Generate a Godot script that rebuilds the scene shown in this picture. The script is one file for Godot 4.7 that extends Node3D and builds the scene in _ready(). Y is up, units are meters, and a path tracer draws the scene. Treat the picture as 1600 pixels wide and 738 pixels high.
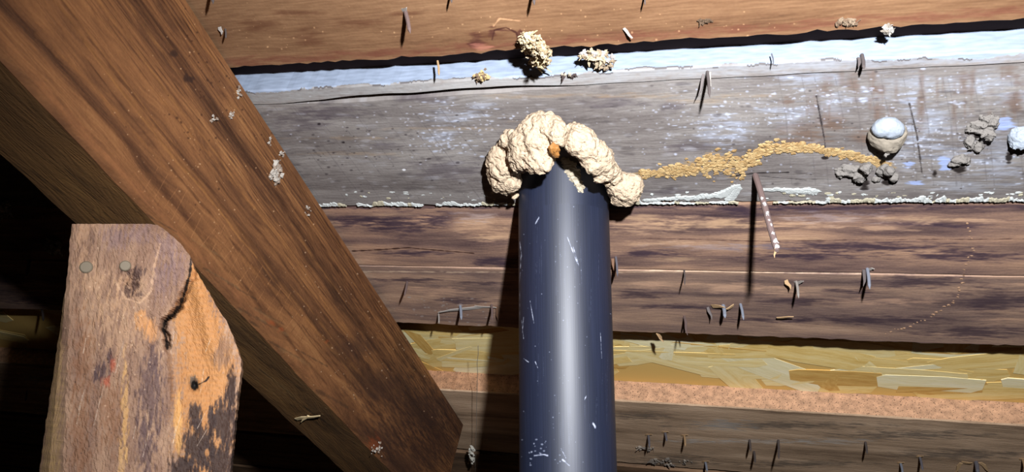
extends Node3D

# ---------------------------------------------------------------- frame of reference
# The camera looks up 13.8 degrees at the underside of a sloping roof deck.
# Roof axes: X along the boards, Y out of the deck into the attic, Z down the slope.
const F := 1205.0                      # focal length in pixels of a 1600 x 738 frame
const EYE := Vector3(0, 1.0, 0)
const PITCH := 13.8
const RU := -0.4317                    # right face of the rafter
const RL := -0.5165                    # left face
const RD := 0.1697                     # its depth below the deck
var cam_basis := Basis(Vector3.RIGHT, deg_to_rad(PITCH))
var bx: Vector3
var rz: Vector3
var ny: Vector3
var deck := -0.47964
var roof: Transform3D
var taken := {}
var noise := FastNoiseLite.new()
var rng := RandomNumberGenerator.new()

func ray(px: float, py: float) -> Vector3:
	return cam_basis * Vector3((px - 800.0) / F, (369.0 - py) / F, -1.0)

# point of the deck (raised by w) that the photo shows at a pixel, in roof axes
func rp(px: float, py: float, w := 0.0) -> Vector3:
	var q := ray(px, py)
	var p := q * ((deck + w) / ny.dot(q))
	return Vector3(bx.dot(p), w, rz.dot(p))

# pixel size in metres there
func mpp(px: float, py: float, w := 0.0) -> float:
	var q := ray(px, py)
	return (deck + w) / ny.dot(q) / F

# ---------------------------------------------------------------- nodes
func numbered(called: String) -> String:
	var k: int = taken.get(called, 0)
	taken[called] = k + 1
	return called if k == 0 else "%s_%03d" % [called, k]

func thing(called: String, label: String, category: String, at: Transform3D, group := "") -> Node3D:
	var o := Node3D.new()
	o.name = numbered(called)
	add_child(o)
	o.transform = at
	o.set_meta("label", label)
	o.set_meta("category", category)
	if group:
		o.set_meta("group", group)
	return o

func on_roof(p: Vector3) -> Transform3D:
	return roof.translated_local(p)

func part(called: String, st: SurfaceTool, m: Material, parent: Node, label := "") -> MeshInstance3D:
	var o := MeshInstance3D.new()
	o.name = called
	o.mesh = st.commit()
	o.material_override = m
	parent.add_child(o, true)
	if label:
		o.set_meta("label", label)
	return o

# ---------------------------------------------------------------- shapes
func begin() -> SurfaceTool:
	var st := SurfaceTool.new()
	st.begin(Mesh.PRIMITIVE_TRIANGLES)
	st.set_smooth_group(-1)
	return st

func tri(st: SurfaceTool, a: Vector3, b: Vector3, c: Vector3, out: Vector3) -> void:
	st.add_vertex(a)
	if (c - a).cross(b - a).dot(out) >= 0.0:
		st.add_vertex(b); st.add_vertex(c)
	else:
		st.add_vertex(c); st.add_vertex(b)

# rows x cols of points into quads; every row has the same length
func sheet(st: SurfaceTool, rows: Array, uvs: Array, flip := false) -> void:
	for i in rows.size() - 1:
		var p: PackedVector3Array = rows[i]
		var q: PackedVector3Array = rows[i + 1]
		var tp: PackedVector2Array = uvs[i]
		var tq: PackedVector2Array = uvs[i + 1]
		for j in p.size() - 1:
			for k in ([0, 1, 2, 0, 2, 3] if flip else [0, 2, 1, 0, 3, 2]):
				match k:
					0: st.set_uv(tp[j]); st.add_vertex(p[j])
					1: st.set_uv(tp[j + 1]); st.add_vertex(p[j + 1])
					2: st.set_uv(tq[j + 1]); st.add_vertex(q[j + 1])
					3: st.set_uv(tq[j]); st.add_vertex(q[j])

# tube along points with a radius each, closed at both ends
func tube(st: SurfaceTool, pts: Array, radii: Array, sides := 8, flat := 1.0) -> void:
	var rings := []
	for i in pts.size():
		var d: Vector3 = (pts[mini(i + 1, pts.size() - 1)] - pts[maxi(i - 1, 0)]).normalized()
		var s := d.cross(Vector3(0.31, 0.2, 0.93)).normalized()
		var t := d.cross(s)
		var ring := PackedVector3Array()
		for k in sides:
			var a := TAU * k / sides
			ring.append(pts[i] + (s * cos(a) + t * sin(a) * flat) * radii[i])
		rings.append(ring)
	for i in rings.size() - 1:
		for k in sides:
			var a: Vector3 = rings[i][k]
			var b: Vector3 = rings[i][(k + 1) % sides]
			var c: Vector3 = rings[i + 1][(k + 1) % sides]
			var e: Vector3 = rings[i + 1][k]
			var o: Vector3 = (a + b + c + e) / 4.0 - (pts[i] + pts[i + 1]) / 2.0
			tri(st, a, b, c, o)
			tri(st, a, c, e, o)
	for e in [0, rings.size() - 1]:
		var o: Vector3 = pts[e] - pts[1 if e == 0 else rings.size() - 2]
		for k in range(1, sides - 1):
			tri(st, rings[e][0], rings[e][k], rings[e][k + 1], o)

# a torn thin sliver of wood from a to b
func sliver(st: SurfaceTool, a: Vector3, b: Vector3, wide: float, thick: float, across: Vector3) -> void:
	var d := (b - a)
	var s := (across - d * across.dot(d) / d.length_squared()).normalized()
	var t := d.cross(s).normalized()
	var spots := [[0.0, 0.9], [0.3, 1.0], [0.7, 0.62], [1.0, 0.12]]
	var rings := []
	for k in spots.size():
		var c: Vector3 = a + d * spots[k][0] + s * wide * 0.18 * sin(k * 2.3 + a.x * 900.0)
		var w: float = wide * spots[k][1] * 0.5
		rings.append([c - s * w - t * thick * 0.5, c + s * w - t * thick * 0.4, c + s * w * 0.8 + t * thick * 0.5, c - s * w * 0.9 + t * thick * 0.45])
	for k in 3:
		var m: Vector3 = (rings[k][0] + rings[k][2] + rings[k + 1][0] + rings[k + 1][2]) / 4.0
		for j in 4:
			var p: Vector3 = rings[k][j]
			var q: Vector3 = rings[k][(j + 1) % 4]
			var u: Vector3 = rings[k + 1][(j + 1) % 4]
			var v: Vector3 = rings[k + 1][j]
			var o := (p + q + u + v) / 4.0 - m
			tri(st, p, q, u, o); tri(st, p, u, v, o)
	for e in [0, 3]:
		var o := -d if e == 0 else d
		tri(st, rings[e][0], rings[e][1], rings[e][2], o); tri(st, rings[e][0], rings[e][2], rings[e][3], o)

# a rough crumb: a displaced ellipsoid
func crumb(st: SurfaceTool, c: Vector3, r: Vector3, rough := 0.35, nu := 9, nv := 6) -> void:
	var seed_at := c * 4000.0
	var g := []
	for i in nv + 1:
		var row := PackedVector3Array()
		for j in nu + 1:
			var a := TAU * (j % nu) / nu
			var h := PI * i / nv
			var d := Vector3(sin(h) * cos(a), cos(h), sin(h) * sin(a))
			var k := 1.0 + rough * 1.6 * noise.get_noise_3dv(d * 60.0 + seed_at)
			row.append(c + d * r * k)
		g.append(row)
	for i in nv:
		for j in nu:
			var m: Vector3 = (g[i][j] + g[i + 1][j + 1]) / 2.0 - c
			if i > 0:
				tri(st, g[i][j], g[i][j + 1], g[i + 1][j + 1], m)
			if i < nv - 1:
				tri(st, g[i][j], g[i + 1][j + 1], g[i + 1][j], m)

# surface nets of smoothly joined balls with a rough skin
func blob(balls: Array, cell: float, join: float, rough: float, freq: float) -> SurfaceTool:
	var lo := Vector3.INF
	var hi := -Vector3.INF
	for b in balls:
		var e: Vector3 = Vector3.ONE * (b[1] + rough * 2.0 + cell * 3.0)
		lo = lo.min(b[0] - e)
		hi = hi.max(b[0] + e)
	var n := Vector3i(((hi - lo) / cell).ceil()) + Vector3i.ONE
	var f := PackedFloat32Array()
	f.resize(n.x * n.y * n.z)
	var at := 0
	for z in n.z:
		for y in n.y:
			for x in n.x:
				var p := lo + Vector3(x, y, z) * cell
				var s := 0.0
				var near := 1.0
				for b in balls:
					var q: float = p.distance_to(b[0]) - b[1]
					near = minf(near, q)
				var val := near
				if near < join * 3.0 + rough * 3.0 + cell * 2.0:
					for b in balls:
						s += exp(-(p.distance_to(b[0]) - b[1]) / join)
					val = -join * log(maxf(s, 1e-30))
				if absf(val) < rough * 3.0 + cell * 2.0:
					val -= rough * (noise.get_noise_3dv(p * freq) + 0.55 * noise.get_noise_3dv(p * freq * 2.7 + Vector3(7, 3, 1)))
				f[at] = val
				at += 1
	var nx := n.x
	var nxy := n.x * n.y
	var index := {}
	var pts := PackedVector3Array()
	var nor := PackedVector3Array()
	var off := [0, 1, nx, nx + 1, nxy, nxy + 1, nxy + nx, nxy + nx + 1]
	var edges := [[0, 1], [2, 3], [4, 5], [6, 7], [0, 2], [1, 3], [4, 6], [5, 7], [0, 4], [1, 5], [2, 6], [3, 7]]
	for z in n.z - 1:
		for y in n.y - 1:
			for x in n.x - 1:
				var i := x + y * nx + z * nxy
				var inside := 0
				for o in off:
					inside += int(f[i + o] < 0.0)
				if inside == 0 or inside == 8:
					continue
				var c := Vector3.ZERO
				var m := 0
				for e in edges:
					var a: float = f[i + off[e[0]]]
					var b: float = f[i + off[e[1]]]
					if (a < 0.0) != (b < 0.0):
						var t := a / (a - b)
						var p0 := Vector3(e[0] & 1, (e[0] >> 1) & 1, e[0] >> 2)
						var p1 := Vector3(e[1] & 1, (e[1] >> 1) & 1, e[1] >> 2)
						c += p0.lerp(p1, t)
						m += 1
				index[i] = pts.size()
				pts.append(lo + (Vector3(x, y, z) + c / m) * cell)
				nor.append(Vector3(f[i + 1] - f[i] + f[i + nx + nxy + 1] - f[i + nx + nxy], f[i + nx] - f[i] + f[i + nx + nxy + 1] - f[i + nxy + 1], f[i + nxy] - f[i] + f[i + nx + nxy + 1] - f[i + nx + 1]).normalized())
	var st := SurfaceTool.new()
	st.begin(Mesh.PRIMITIVE_TRIANGLES)
	for k in pts.size():
		st.set_normal(nor[k])
		st.set_uv(Vector2(pts[k].x, pts[k].z) * 20.0)
		st.add_vertex(pts[k])
	for i in index:
		for ax in 3:
			var step: int = [1, nx, nxy][ax]
			var u: int = [nx, nxy, 1][ax]
			var v: int = [nxy, 1, nx][ax]
			if (f[i] < 0.0) == (f[i + step] < 0.0):
				continue
			if not (index.has(i - u) and index.has(i - v) and index.has(i - u - v)):
				continue
			var q := [index[i], index[i - u], index[i - u - v], index[i - v]]
			if f[i] < 0.0:
				q = [q[0], q[3], q[2], q[1]]
			for k in [0, 1, 2, 0, 2, 3]:
				st.add_index(q[k])
	return st

# ---------------------------------------------------------------- painting the texture of a surface
func noise_bytes(seed_: int, freq: float, w: int, h: int, sw: int, sh: int, octaves := 3) -> PackedByteArray:
	var n := FastNoiseLite.new()
	n.seed = seed_
	n.noise_type = FastNoiseLite.TYPE_SIMPLEX_SMOOTH
	n.frequency = freq
	n.fractal_octaves = octaves
	var im := n.get_image(sw, sh)
	im.resize(w, h, Image.INTERPOLATE_CUBIC)
	return im.get_data()

# colors from dark to light; k = [streaks, fine grain, blotches]; warp bends the streaks (pixels)
func wood(seed_: int, w: int, h: int, colors: Array, k: Array, warp := 6.0, stripe := 0.02) -> Dictionary:
	var a := noise_bytes(seed_, stripe, w, h, w / 40, h)
	var b := noise_bytes(seed_ + 1, 0.22, w, h, w / 10, h)
	var c := noise_bytes(seed_ + 2, 0.04, w, h, w / 14, h / 4)
	var e := noise_bytes(seed_ + 3, 0.4, w, h, w / 2, h / 2, 2)
	var ramp := PackedByteArray()
	var g := Gradient.new()
	g.offsets = PackedFloat32Array(range(colors.size()).map(func(i): return float(i) / (colors.size() - 1)))
	g.colors = PackedColorArray(colors)
	for i in 256:
		var q := g.sample(i / 255.0)
		ramp.append_array([q.r8, q.g8, q.b8])
	var d := PackedByteArray()
	d.resize(w * h * 3)
	var hg := PackedByteArray()
	hg.resize(w * h)
	var ka: float = k[0]
	var kb: float = k[1]
	var kc: float = k[2]
	var i := 0
	for y in h:
		for x in w:
			var yy := clampi(y + int((c[i] - 128) * warp / 64.0), 0, h - 1)
			var s := a[yy * w + x] - 128
			var fine := b[yy * w + x] - 128
			var t := clampi(int(128 + ka * s + kb * fine + kc * (c[i] - 128) + 0.10 * (e[i] - 128)), 0, 255) * 3
			d[i * 3] = ramp[t]
			d[i * 3 + 1] = ramp[t + 1]
			d[i * 3 + 2] = ramp[t + 2]
			hg[i] = clampi(int(128 + 0.25 * s + 0.55 * fine + 0.2 * (e[i] - 128)), 0, 255)
			i += 1
	return {"w": w, "h": h, "d": d, "hg": hg}

# put a soft, rough-edged patch: axes ax, ay are in texture pixels
func dab(cv: Dictionary, c: Vector2, ax: Vector2, ay: Vector2, col: Color, alpha: float, rough := 0.5, hard := 0.5, lift := 0) -> void:
	var d: PackedByteArray = cv.d
	var hg: PackedByteArray = cv.hg
	var w: int = cv.w
	var h: int = cv.h
	var lim := minf(1.5, 1.0 + rough * 0.6)
	var ex := lim * sqrt(ax.x * ax.x + ay.x * ay.x) + 1.0
	var ey := lim * sqrt(ax.y * ax.y + ay.y * ay.y) + 1.0
	var det := ax.x * ay.y - ax.y * ay.x
	if absf(det) < 1e-9:
		return
	var r8 := col.r * 255.0
	var g8 := col.g * 255.0
	var b8 := col.b * 255.0
	for y in range(maxi(0, int(c.y - ey)), mini(h, int(c.y + ey) + 1)):
		for x in range(maxi(0, int(c.x - ex)), mini(w, int(c.x + ex) + 1)):
			var px := x - c.x
			var py := y - c.y
			var s := (px * ay.y - py * ay.x) / det
			var t := (py * ax.x - px * ax.y) / det
			var q := sqrt(s * s + t * t)
			if q > lim:
				continue
			var rim := 1.0 - smoothstep(0.75 * lim, lim, q)
			q += rough * (noise.get_noise_2d(x * 0.9, y * 5.0) + 0.35 * noise.get_noise_2d(x * 4.0 + 400.0, y * 14.0))
			var m := alpha * rim * (1.0 - smoothstep(hard, 1.0, q))
			if m <= 0.004:
				continue
			var i := y * w + x
			d[i * 3] = int(lerpf(d[i * 3], r8, m))
			d[i * 3 + 1] = int(lerpf(d[i * 3 + 1], g8, m))
			d[i * 3 + 2] = int(lerpf(d[i * 3 + 2], b8, m))
			if lift:
				hg[i] = clampi(hg[i] + int(lift * m), 0, 255)

# the same at a pixel of the photo; cv.map turns photo pixels into texture pixels
func stain(cv: Dictionary, px: float, py: float, rx: float, ry: float, col: Color, alpha := 0.7, rough := 0.5, hard := 0.3, lift := 0, lean := 0.0) -> void:
	var f: Callable = cv.map
	var c: Vector2 = f.call(px, py)
	var ax: Vector2 = f.call(px + 1.0, py + lean) - c
	var ay: Vector2 = f.call(px, py + 1.0) - c
	dab(cv, c, ax * rx, ay * ry, col, alpha, rough, hard, lift)

func stroke(cv: Dictionary, pts: Array, wide: float, col: Color, alpha := 0.8, lift := 0, rough := 0.25) -> void:
	var f: Callable = cv.map
	var last: Vector2
	for k in pts.size():
		var p: Vector2 = f.call(pts[k].x, pts[k].y)
		var sc: float = (f.call(pts[k].x, pts[k].y + 1.0) - p).length() * wide
		if k > 0:
			var n := int(ceilf(last.distance_to(p) / maxf(sc * 0.8, 0.8)))
			for j in n:
				var q := last.lerp(p, (j + 0.5) / n)
				var e := sc * (0.75 + 0.5 * noise.get_noise_2d(q.x * 3.0, q.y * 3.0 + 50.0))
				dab(cv, q, Vector2(e, 0), Vector2(0, e), col, alpha, rough, 0.4, lift)
		last = p

func specks(cv: Dictionary, px: float, py: float, rx: float, ry: float, count: int, size: float, col: Color, alpha := 0.8, long := 1.0) -> void:
	for k in count:
		var x := px + rx * rng.randfn() * 0.6
		var y := py + ry * rng.randfn() * 0.6
		var s := size * rng.randf_range(0.4, 1.3)
		stain(cv, x, y, s * long, s, col, alpha, 0.4, 0.4, 12)

func surface(cv: Dictionary, rough := 0.8, relief := 0.05, shine := 0.35) -> StandardMaterial3D:
	var m := StandardMaterial3D.new()
	var im := Image.create_from_data(cv.w, cv.h, false, Image.FORMAT_RGB8, cv.d)
	m.albedo_texture = ImageTexture.create_from_image(im)
	m.roughness = rough
	m.metallic_specular = shine
	if relief > 0.0:
		m.heightmap_enabled = true
		m.heightmap_scale = relief
		m.heightmap_texture = ImageTexture.create_from_image(Image.create_from_data(cv.w, cv.h, false, Image.FORMAT_L8, cv.hg))
	return m

func plain(col: Color, rough := 0.8, shine := 0.35, metal := 0.0) -> StandardMaterial3D:
	var m := StandardMaterial3D.new()
	m.albedo_color = col
	m.roughness = rough
	m.metallic_specular = shine
	m.metallic = metal
	return m

func c8(r: int, g: int, b: int) -> Color:
	return Color8(r, g, b)

# ---------------------------------------------------------------- roof boards
const TU := -0.78                      # the texture of a board runs from here ...
const TL := 1.30                       # ... over this length, then repeats out of view

func board_canvas(seed_: int, v0: float, v1: float, thick: float, colors: Array, k: Array, warp := 6.0, stripe := 0.02, wf := 0.0) -> Dictionary:
	var total := v1 - v0 + 2.0 * thick
	var h := int(total / TL * 2048.0)
	var cv := wood(seed_, 2048, h, colors, k, warp, stripe)
	cv.v0 = v0; cv.v1 = v1; cv.thick = thick; cv.total = total; cv.wf = wf
	cv.map = func(px, py):
		var p := rp(px, py, wf)
		return Vector2((p.x - TU) / TL * 2048.0, (thick + p.z - v0) / total * h)
	return cv

# a board swept along X; cuts = how far its edges wander; crack(u) -> [v, half width, depth] or null
func board(called: String, cv: Dictionary, m: Material, parent: Node, label := "", top_rag := 0.0008, low_rag := 0.001, crack = null, ua := -2.7, ub := 1.5) -> MeshInstance3D:
	var rows := []
	var uvs := []
	var v0: float = cv.v0
	var v1: float = cv.v1
	var t: float = cv.thick
	var wf: float = cv.wf
	var u := ua
	while u <= ub + 0.0001:
		var a := v0 + top_rag * (noise.get_noise_2d(u * 900.0, v0 * 999.0) + noise.get_noise_2d(u * 5000.0, v0 * 999.0))
		var b := v1 + low_rag * (noise.get_noise_2d(u * 900.0, v1 * 777.0) + noise.get_noise_2d(u * 6000.0, v1 * 777.0))
		var bow := 0.0012 * noise.get_noise_2d(u * 150.0, v0 * 500.0)
		var c := 0.0013
		var prof := [[a, -t], [a, -c * 1.2], [a + c, 0.0]]
		if crack != null:
			var q: Array = crack.call(u)
			prof.append_array([[q[0] - q[1], q[3]], [q[0] - q[1] * 0.6, -q[2]], [q[0] + q[1] * 0.6, -q[2]], [q[0] + q[1], 0.0]])
			a = q[0] + q[1]
		for k in range(1, 6):
			prof.append([lerpf(a, b - c, k / 6.0), 0.0007 * noise.get_noise_2d(u * 700.0, k * 90.0 + v0 * 900.0)])
		prof.append_array([[b - c, 0.0], [b, -c], [b, -t]])
		var row := PackedVector3Array()
		var tv := PackedVector2Array()
		for p in prof:
			row.append(Vector3(u, wf + p[1] + (bow if p[1] > -t * 0.9 else 0.0), p[0]))
			var s: float = t + p[0] - v0
			if p == prof[0]: s = 0.0
			if p == prof[-1]: s = cv.total
			tv.append(Vector2((u - TU) / TL, s / cv.total))
		rows.append(row)
		uvs.append(tv)
		u += 0.007 if u > -0.7 and u < 0.6 else 0.05
	var st := begin()
	sheet(st, rows, uvs, true)
	st.generate_normals()
	return part(called, st, m, parent, label)

# ---------------------------------------------------------------- the scene
func _ready() -> void:
	var cam := Camera3D.new()
	cam.name = "camera"
	cam.fov = rad_to_deg(2.0 * atan(369.0 / F))
	cam.position = EYE
	cam.basis = cam_basis
	cam.near = 0.02
	add_child(cam)
	var we := WorldEnvironment.new()
	we.name = "environment"
	var env := Environment.new()
	env.background_mode = Environment.BG_COLOR
	env.background_color = Color(0.02, 0.019, 0.019)
	env.tonemap_mode = Environment.TONE_MAPPER_LINEAR
	env.tonemap_exposure = 1.0
	env.sdfgi_enabled = true
	env.ssao_enabled = true
	env.ssil_enabled = true
	we.environment = env
	add_child(we)
	# the photographer's torch, held just above and right of the lens
	var torch := SpotLight3D.new()
	torch.name = "torch_light"
	torch.light_color = Color(0.97, 0.98, 1.0)
	torch.light_energy = 1.85
	torch.light_size = 0.008
	torch.spot_range = 12.0
	torch.spot_attenuation = 2.0
	torch.spot_angle = 60.0
	torch.spot_angle_attenuation = 1.0
	torch.shadow_enabled = true
	torch.position = EYE + cam_basis * Vector3(0.082, 0.136, 0.0)
	add_child(torch)
	torch.look_at(EYE + ray(1160, 300) * 0.7)

	noise.seed = 11
	noise.noise_type = FastNoiseLite.TYPE_SIMPLEX_SMOOTH
	noise.frequency = 0.02
	noise.fractal_octaves = 2
	rng.seed = 5
	bx = (cam_basis * Vector3(4347, -19, 1205)).normalized()
	rz = cam_basis * Vector3(330, -917, -1205)
	rz = (rz - bx * rz.dot(bx)).normalized()
	ny = rz.cross(bx).normalized()
	roof = Transform3D(Basis(bx, ny, rz), EYE + ny * deck)

	build_deck()
	build_rafter()
	build_pipe()
	build_foam()
	build_post()
	build_nails()
	build_lumps()
	build_debris()
	build_floor()

func build_floor() -> void:
	var o := MeshInstance3D.new()
	o.name = "floor"
	var bm := BoxMesh.new()
	bm.size = Vector3(6, 0.03, 6)
	o.mesh = bm
	o.position = Vector3(0, -0.015, -1.0)
	o.material_override = plain(c8(120, 100, 78), 0.9)
	o.set_meta("kind", "structure")
	o.set_meta("label", "bare attic floor below the roof boards")
	add_child(o)

var ceiling: Node3D

func build_deck() -> void:
	ceiling = Node3D.new()
	ceiling.name = "ceiling"
	ceiling.transform = roof
	ceiling.set_meta("kind", "structure")
	ceiling.set_meta("label", "underside of a sloping roof deck of old boards with gaps")
	add_child(ceiling)

	# warm brown board along the top of the picture
	var top := board_canvas(101, 0.205, 0.400, 0.024, [c8(72, 48, 33), c8(104, 74, 51), c8(126, 94, 67), c8(148, 114, 84)], [0.3, 0.35, 0.35], 3.0, 0.035)
	for s in [[400, 40, 40, 14], [460, 20, 50, 8], [560, 35, 60, 10], [480, 60, 30, 20], [640, 20, 45, 5], [760, 55, 40, 14], [1110, 36, 18, 6]]:
		stain(top, s[0], s[1], s[2], s[3], c8(70, 38, 24), 0.45, 0.5, 0.0)
	for x in range(380, 1700, 60):
		stain(top, x, 107 - (x - 370) * 0.066 - 10, 60, 10, c8(96, 52, 40), 0.5, 0.5, 0.0)
	for s in [[745, 62, 16, 12], [768, 50, 9, 10], [778, 46, 22, 3], [812, 52, 4, 14], [740, 70, 10, 8]]:
		stain(top, s[0], s[1], s[2], s[3], c8(66, 34, 28), 0.7, 0.6, 0.3)
	stroke(top, [Vector2(768, 62), Vector2(772, 46), Vector2(790, 42), Vector2(806, 50), Vector2(810, 62)], 2.2, c8(58, 30, 24), 0.7)
	stroke(top, [Vector2(770, 40), Vector2(780, 28), Vector2(812, 32)], 2.0, c8(196, 150, 112), 0.6)
	stain(top, 752, 74, 22, 7, c8(190, 128, 108), 0.5, 0.8, 0.2)
	specks(top, 900, 40, 380, 22, 60, 1.6, c8(206, 166, 122), 0.5)
	specks(top, 420, 60, 70, 30, 25, 1.6, c8(190, 150, 110), 0.6)
	board("plank", top, surface(top, 0.7, 0.03), ceiling, "warm reddish brown roof board at the top", 0.0008, 0.0022)

	# weathered grey board with a painted edge
	var gry := board_canvas(210, 0.4275, 0.5995, 0.024, [c8(70, 63, 61), c8(106, 99, 96), c8(132, 126, 122), c8(160, 153, 147)], [0.32, 0.26, 0.4], 4.0, 0.03)
	for s in [[470, 190, 60, 25], [520, 175, 80, 16], [660, 150, 60, 14], [700, 265, 90, 22], [600, 225, 30, 8], [1050, 165, 40, 10], [1080, 230, 60, 14], [950, 160, 60, 14], [1040, 300, 120, 6]]:
		stain(gry, s[0], s[1], s[2], s[3], c8(70, 62, 68), 0.5, 0.6, 0.0)
	for s in [[860, 150, 170, 5], [1010, 150, 120, 5], [700, 200, 130, 4], [1180, 150, 60, 5], [540, 215, 100, 4], [560, 240, 110, 4], [1080, 158, 60, 6], [820, 190, 60, 4]]:
		stain(gry, s[0], s[1], s[2], s[3], c8(154, 130, 104), 0.4, 0.7, 0.0)
	for s in [[700, 180, 50, 20], [740, 165, 40, 16], [690, 210, 40, 14], [1110, 205, 40, 30], [1150, 200, 30, 30], [1230, 170, 60, 18], [1260, 120, 90, 12], [1300, 150, 60, 16], [1450, 200, 40, 60], [1500, 130, 90, 14], [1420, 180, 20, 50], [1480, 240, 40, 30], [1560, 260, 60, 30], [1240, 190, 40, 14], [1370, 150, 60, 18], [1580, 150, 40, 20]]:
		stain(gry, s[0], s[1], s[2], s[3], c8(154, 160, 176), 0.32, 0.9, 0.0)
		stain(gry, s[0] + 5, s[1] + 4, s[2] * 0.8, s[3] * 0.8, c8(170, 178, 198), 0.2, 1.3, 0.0)
	for s in [[1290, 135, 14, 22], [1330, 130, 16, 20], [1375, 140, 14, 18], [1260, 205, 50, 20], [1300, 190, 30, 26], [1250, 220, 60, 10], [1505, 130, 12, 24], [1575, 115, 20, 18], [1490, 175, 8, 40], [1440, 170, 8, 50], [1350, 215, 30, 20], [1585, 160, 16, 30], [1230, 160, 14, 16]]:
		stain(gry, s[0], s[1], s[2], s[3], c8(104, 84, 72), 0.75, 0.7, 0.0)
	for s in [[1270, 125, 90, 16], [1420, 130, 90, 22], [1560, 130, 70, 26], [1460, 190, 60, 40], [1240, 175, 50, 14], [1400, 240, 50, 30], [1560, 230, 50, 40], [1300, 170, 40, 20], [1510, 290, 90, 14]]:
		stain(gry, s[0], s[1], s[2], s[3], c8(156, 163, 178), 0.42, 0.6, 0.0)
	for k in 44:
		var x := rng.randf_range(1210, 1610)
		var y := rng.randf_range(112, 190)
		stain(gry, x, y, rng.randf_range(3, 11), rng.randf_range(12, 40), c8(110, 92, 82), rng.randf_range(0.2, 0.5), 0.7, 0.0, 0, 0.0)
	for k in 1200:
		var x := rng.randf_range(380, 1640)
		var y := rng.randf_range(130, 312)
		var dk := rng.randf() < 0.5
		var e := rng.randf_range(1.0, 4.0)
		stain(gry, x, y, e * rng.randf_range(1.5, 5.0), e, c8(78, 72, 72) if dk else c8(158, 156, 160), rng.randf_range(0.15, 0.5), 0.8, 0.1, -8 if dk else 8)
	for k in 520:
		var q: Array = [[715, 180, 60, 26], [1120, 205, 50, 30], [1240, 170, 70, 20], [1450, 200, 50, 60], [1300, 150, 60, 16], [1560, 240, 60, 40], [1480, 140, 100, 20], [690, 225, 40, 14]][k % 8]
		stain(gry, q[0] + rng.randfn() * q[2] * 0.7, q[1] + rng.randfn() * q[3] * 0.7, rng.randf_range(1.5, 6.0), rng.randf_range(0.8, 2.2), c8(186, 194, 214), rng.randf_range(0.3, 0.7), 0.7, 0.2, 10)
	for k in 14:     # circular-saw marks
		var x := 1230.0 + k * 27.0 + rng.randf_range(-12, 12)
		stroke(gry, [Vector2(x - 12, 120), Vector2(x, 180), Vector2(x + 10, 290)], rng.randf_range(0.6, 1.2), c8(92, 86, 86), 0.22)
	for k in 12:
		var x := 420.0 + k * 32.0 + rng.randf_range(-8, 8)
		stroke(gry, [Vector2(x - 30, 165), Vector2(x + 20, 230), Vector2(x + 80, 310)], rng.randf_range(0.5, 1.1), c8(84, 78, 80), 0.25)
	for s in [[1475, 255, 12, 12], [1430, 284, 16, 6], [1568, 192, 22, 10], [1420, 255, 10, 8], [1500, 250, 8, 6]]:
		stain(gry, s[0], s[1], s[2], s[3], c8(150, 168, 214), 0.8, 0.7, 0.5, 10)
	stroke(gry, [Vector2(1420, 160), Vector2(1432, 210), Vector2(1440, 270)], 1.3, c8(54, 48, 46), 0.8)
	stroke(gry, [Vector2(1275, 150), Vector2(1288, 220), Vector2(1290, 245)], 1.2, c8(48, 42, 42), 0.8)
	stroke(gry, [Vector2(1140, 276), Vector2(1180, 271), Vector2(1232, 270)], 1.5, c8(30, 26, 26), 0.9)
	stroke(gry, [Vector2(1190, 276), Vector2(1260, 282)], 1.0, c8(60, 54, 54), 0.8)
	specks(gry, 700, 200, 200, 50, 120, 1.5, c8(190, 192, 206), 0.5, 1.6)
	specks(gry, 1150, 200, 160, 60, 200, 1.6, c8(186, 192, 212), 0.5, 1.4)
	specks(gry, 1450, 230, 120, 60, 160, 1.7, c8(196, 200, 214), 0.5, 1.4)
	specks(gry, 620, 240, 200, 60, 70, 1.5, c8(50, 44, 46), 0.6, 2.0)
	specks(gry, 1350, 220, 200, 60, 70, 1.5, c8(56, 50, 50), 0.6, 1.6)
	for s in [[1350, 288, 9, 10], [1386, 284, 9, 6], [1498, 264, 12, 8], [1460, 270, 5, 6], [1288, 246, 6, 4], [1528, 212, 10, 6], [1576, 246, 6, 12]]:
		stain(gry, s[0], s[1], s[2], s[3], c8(30, 24, 22), 0.9, 0.5, 0.5, -60)  # dark holes, plus black shadows of the lumps painted into the board colour
	stain(gry, 631, 264, 4, 2.4, c8(220, 220, 224), 0.9, 0.2, 0.6)
	stain(gry, 498, 193, 3, 2, c8(40, 34, 36), 0.9, 0.2, 0.6)
	stain(gry, 536, 222, 3, 2, c8(40, 34, 36), 0.9, 0.2, 0.6)
	for q in [[1010, 271, 24, 5], [1050, 268, 24, 8], [1085, 262, 22, 11], [1115, 255, 24, 16], [1145, 258, 22, 16], [1168, 254, 16, 10], [1190, 238, 16, 10], [1220, 231, 26, 9], [1255, 231, 22, 7], [1310, 239, 20, 7], [1345, 247, 20, 5], [1385, 260, 14, 8]]:
		stain(gry, q[0], q[1], q[2], q[3], c8(158, 128, 86), 0.75, 0.9, 0.3)
	# worn band between the painted edge and the long crack, then the paint itself
	for x in range(300, 1700, 16):
		var fr := clampf((x - 800.0) / 800.0, 0.0, 1.0)
		stain(gry, x, 166 - (x - 390) * 0.0575 - 16, 17, 17, c8(140, 139, 138).lerp(c8(138, 143, 154), fr), 0.6, 0.5, 0.2)
	var pw: int = gry.w
	var ptop := int(0.024 / gry.total * gry.h)
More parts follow.
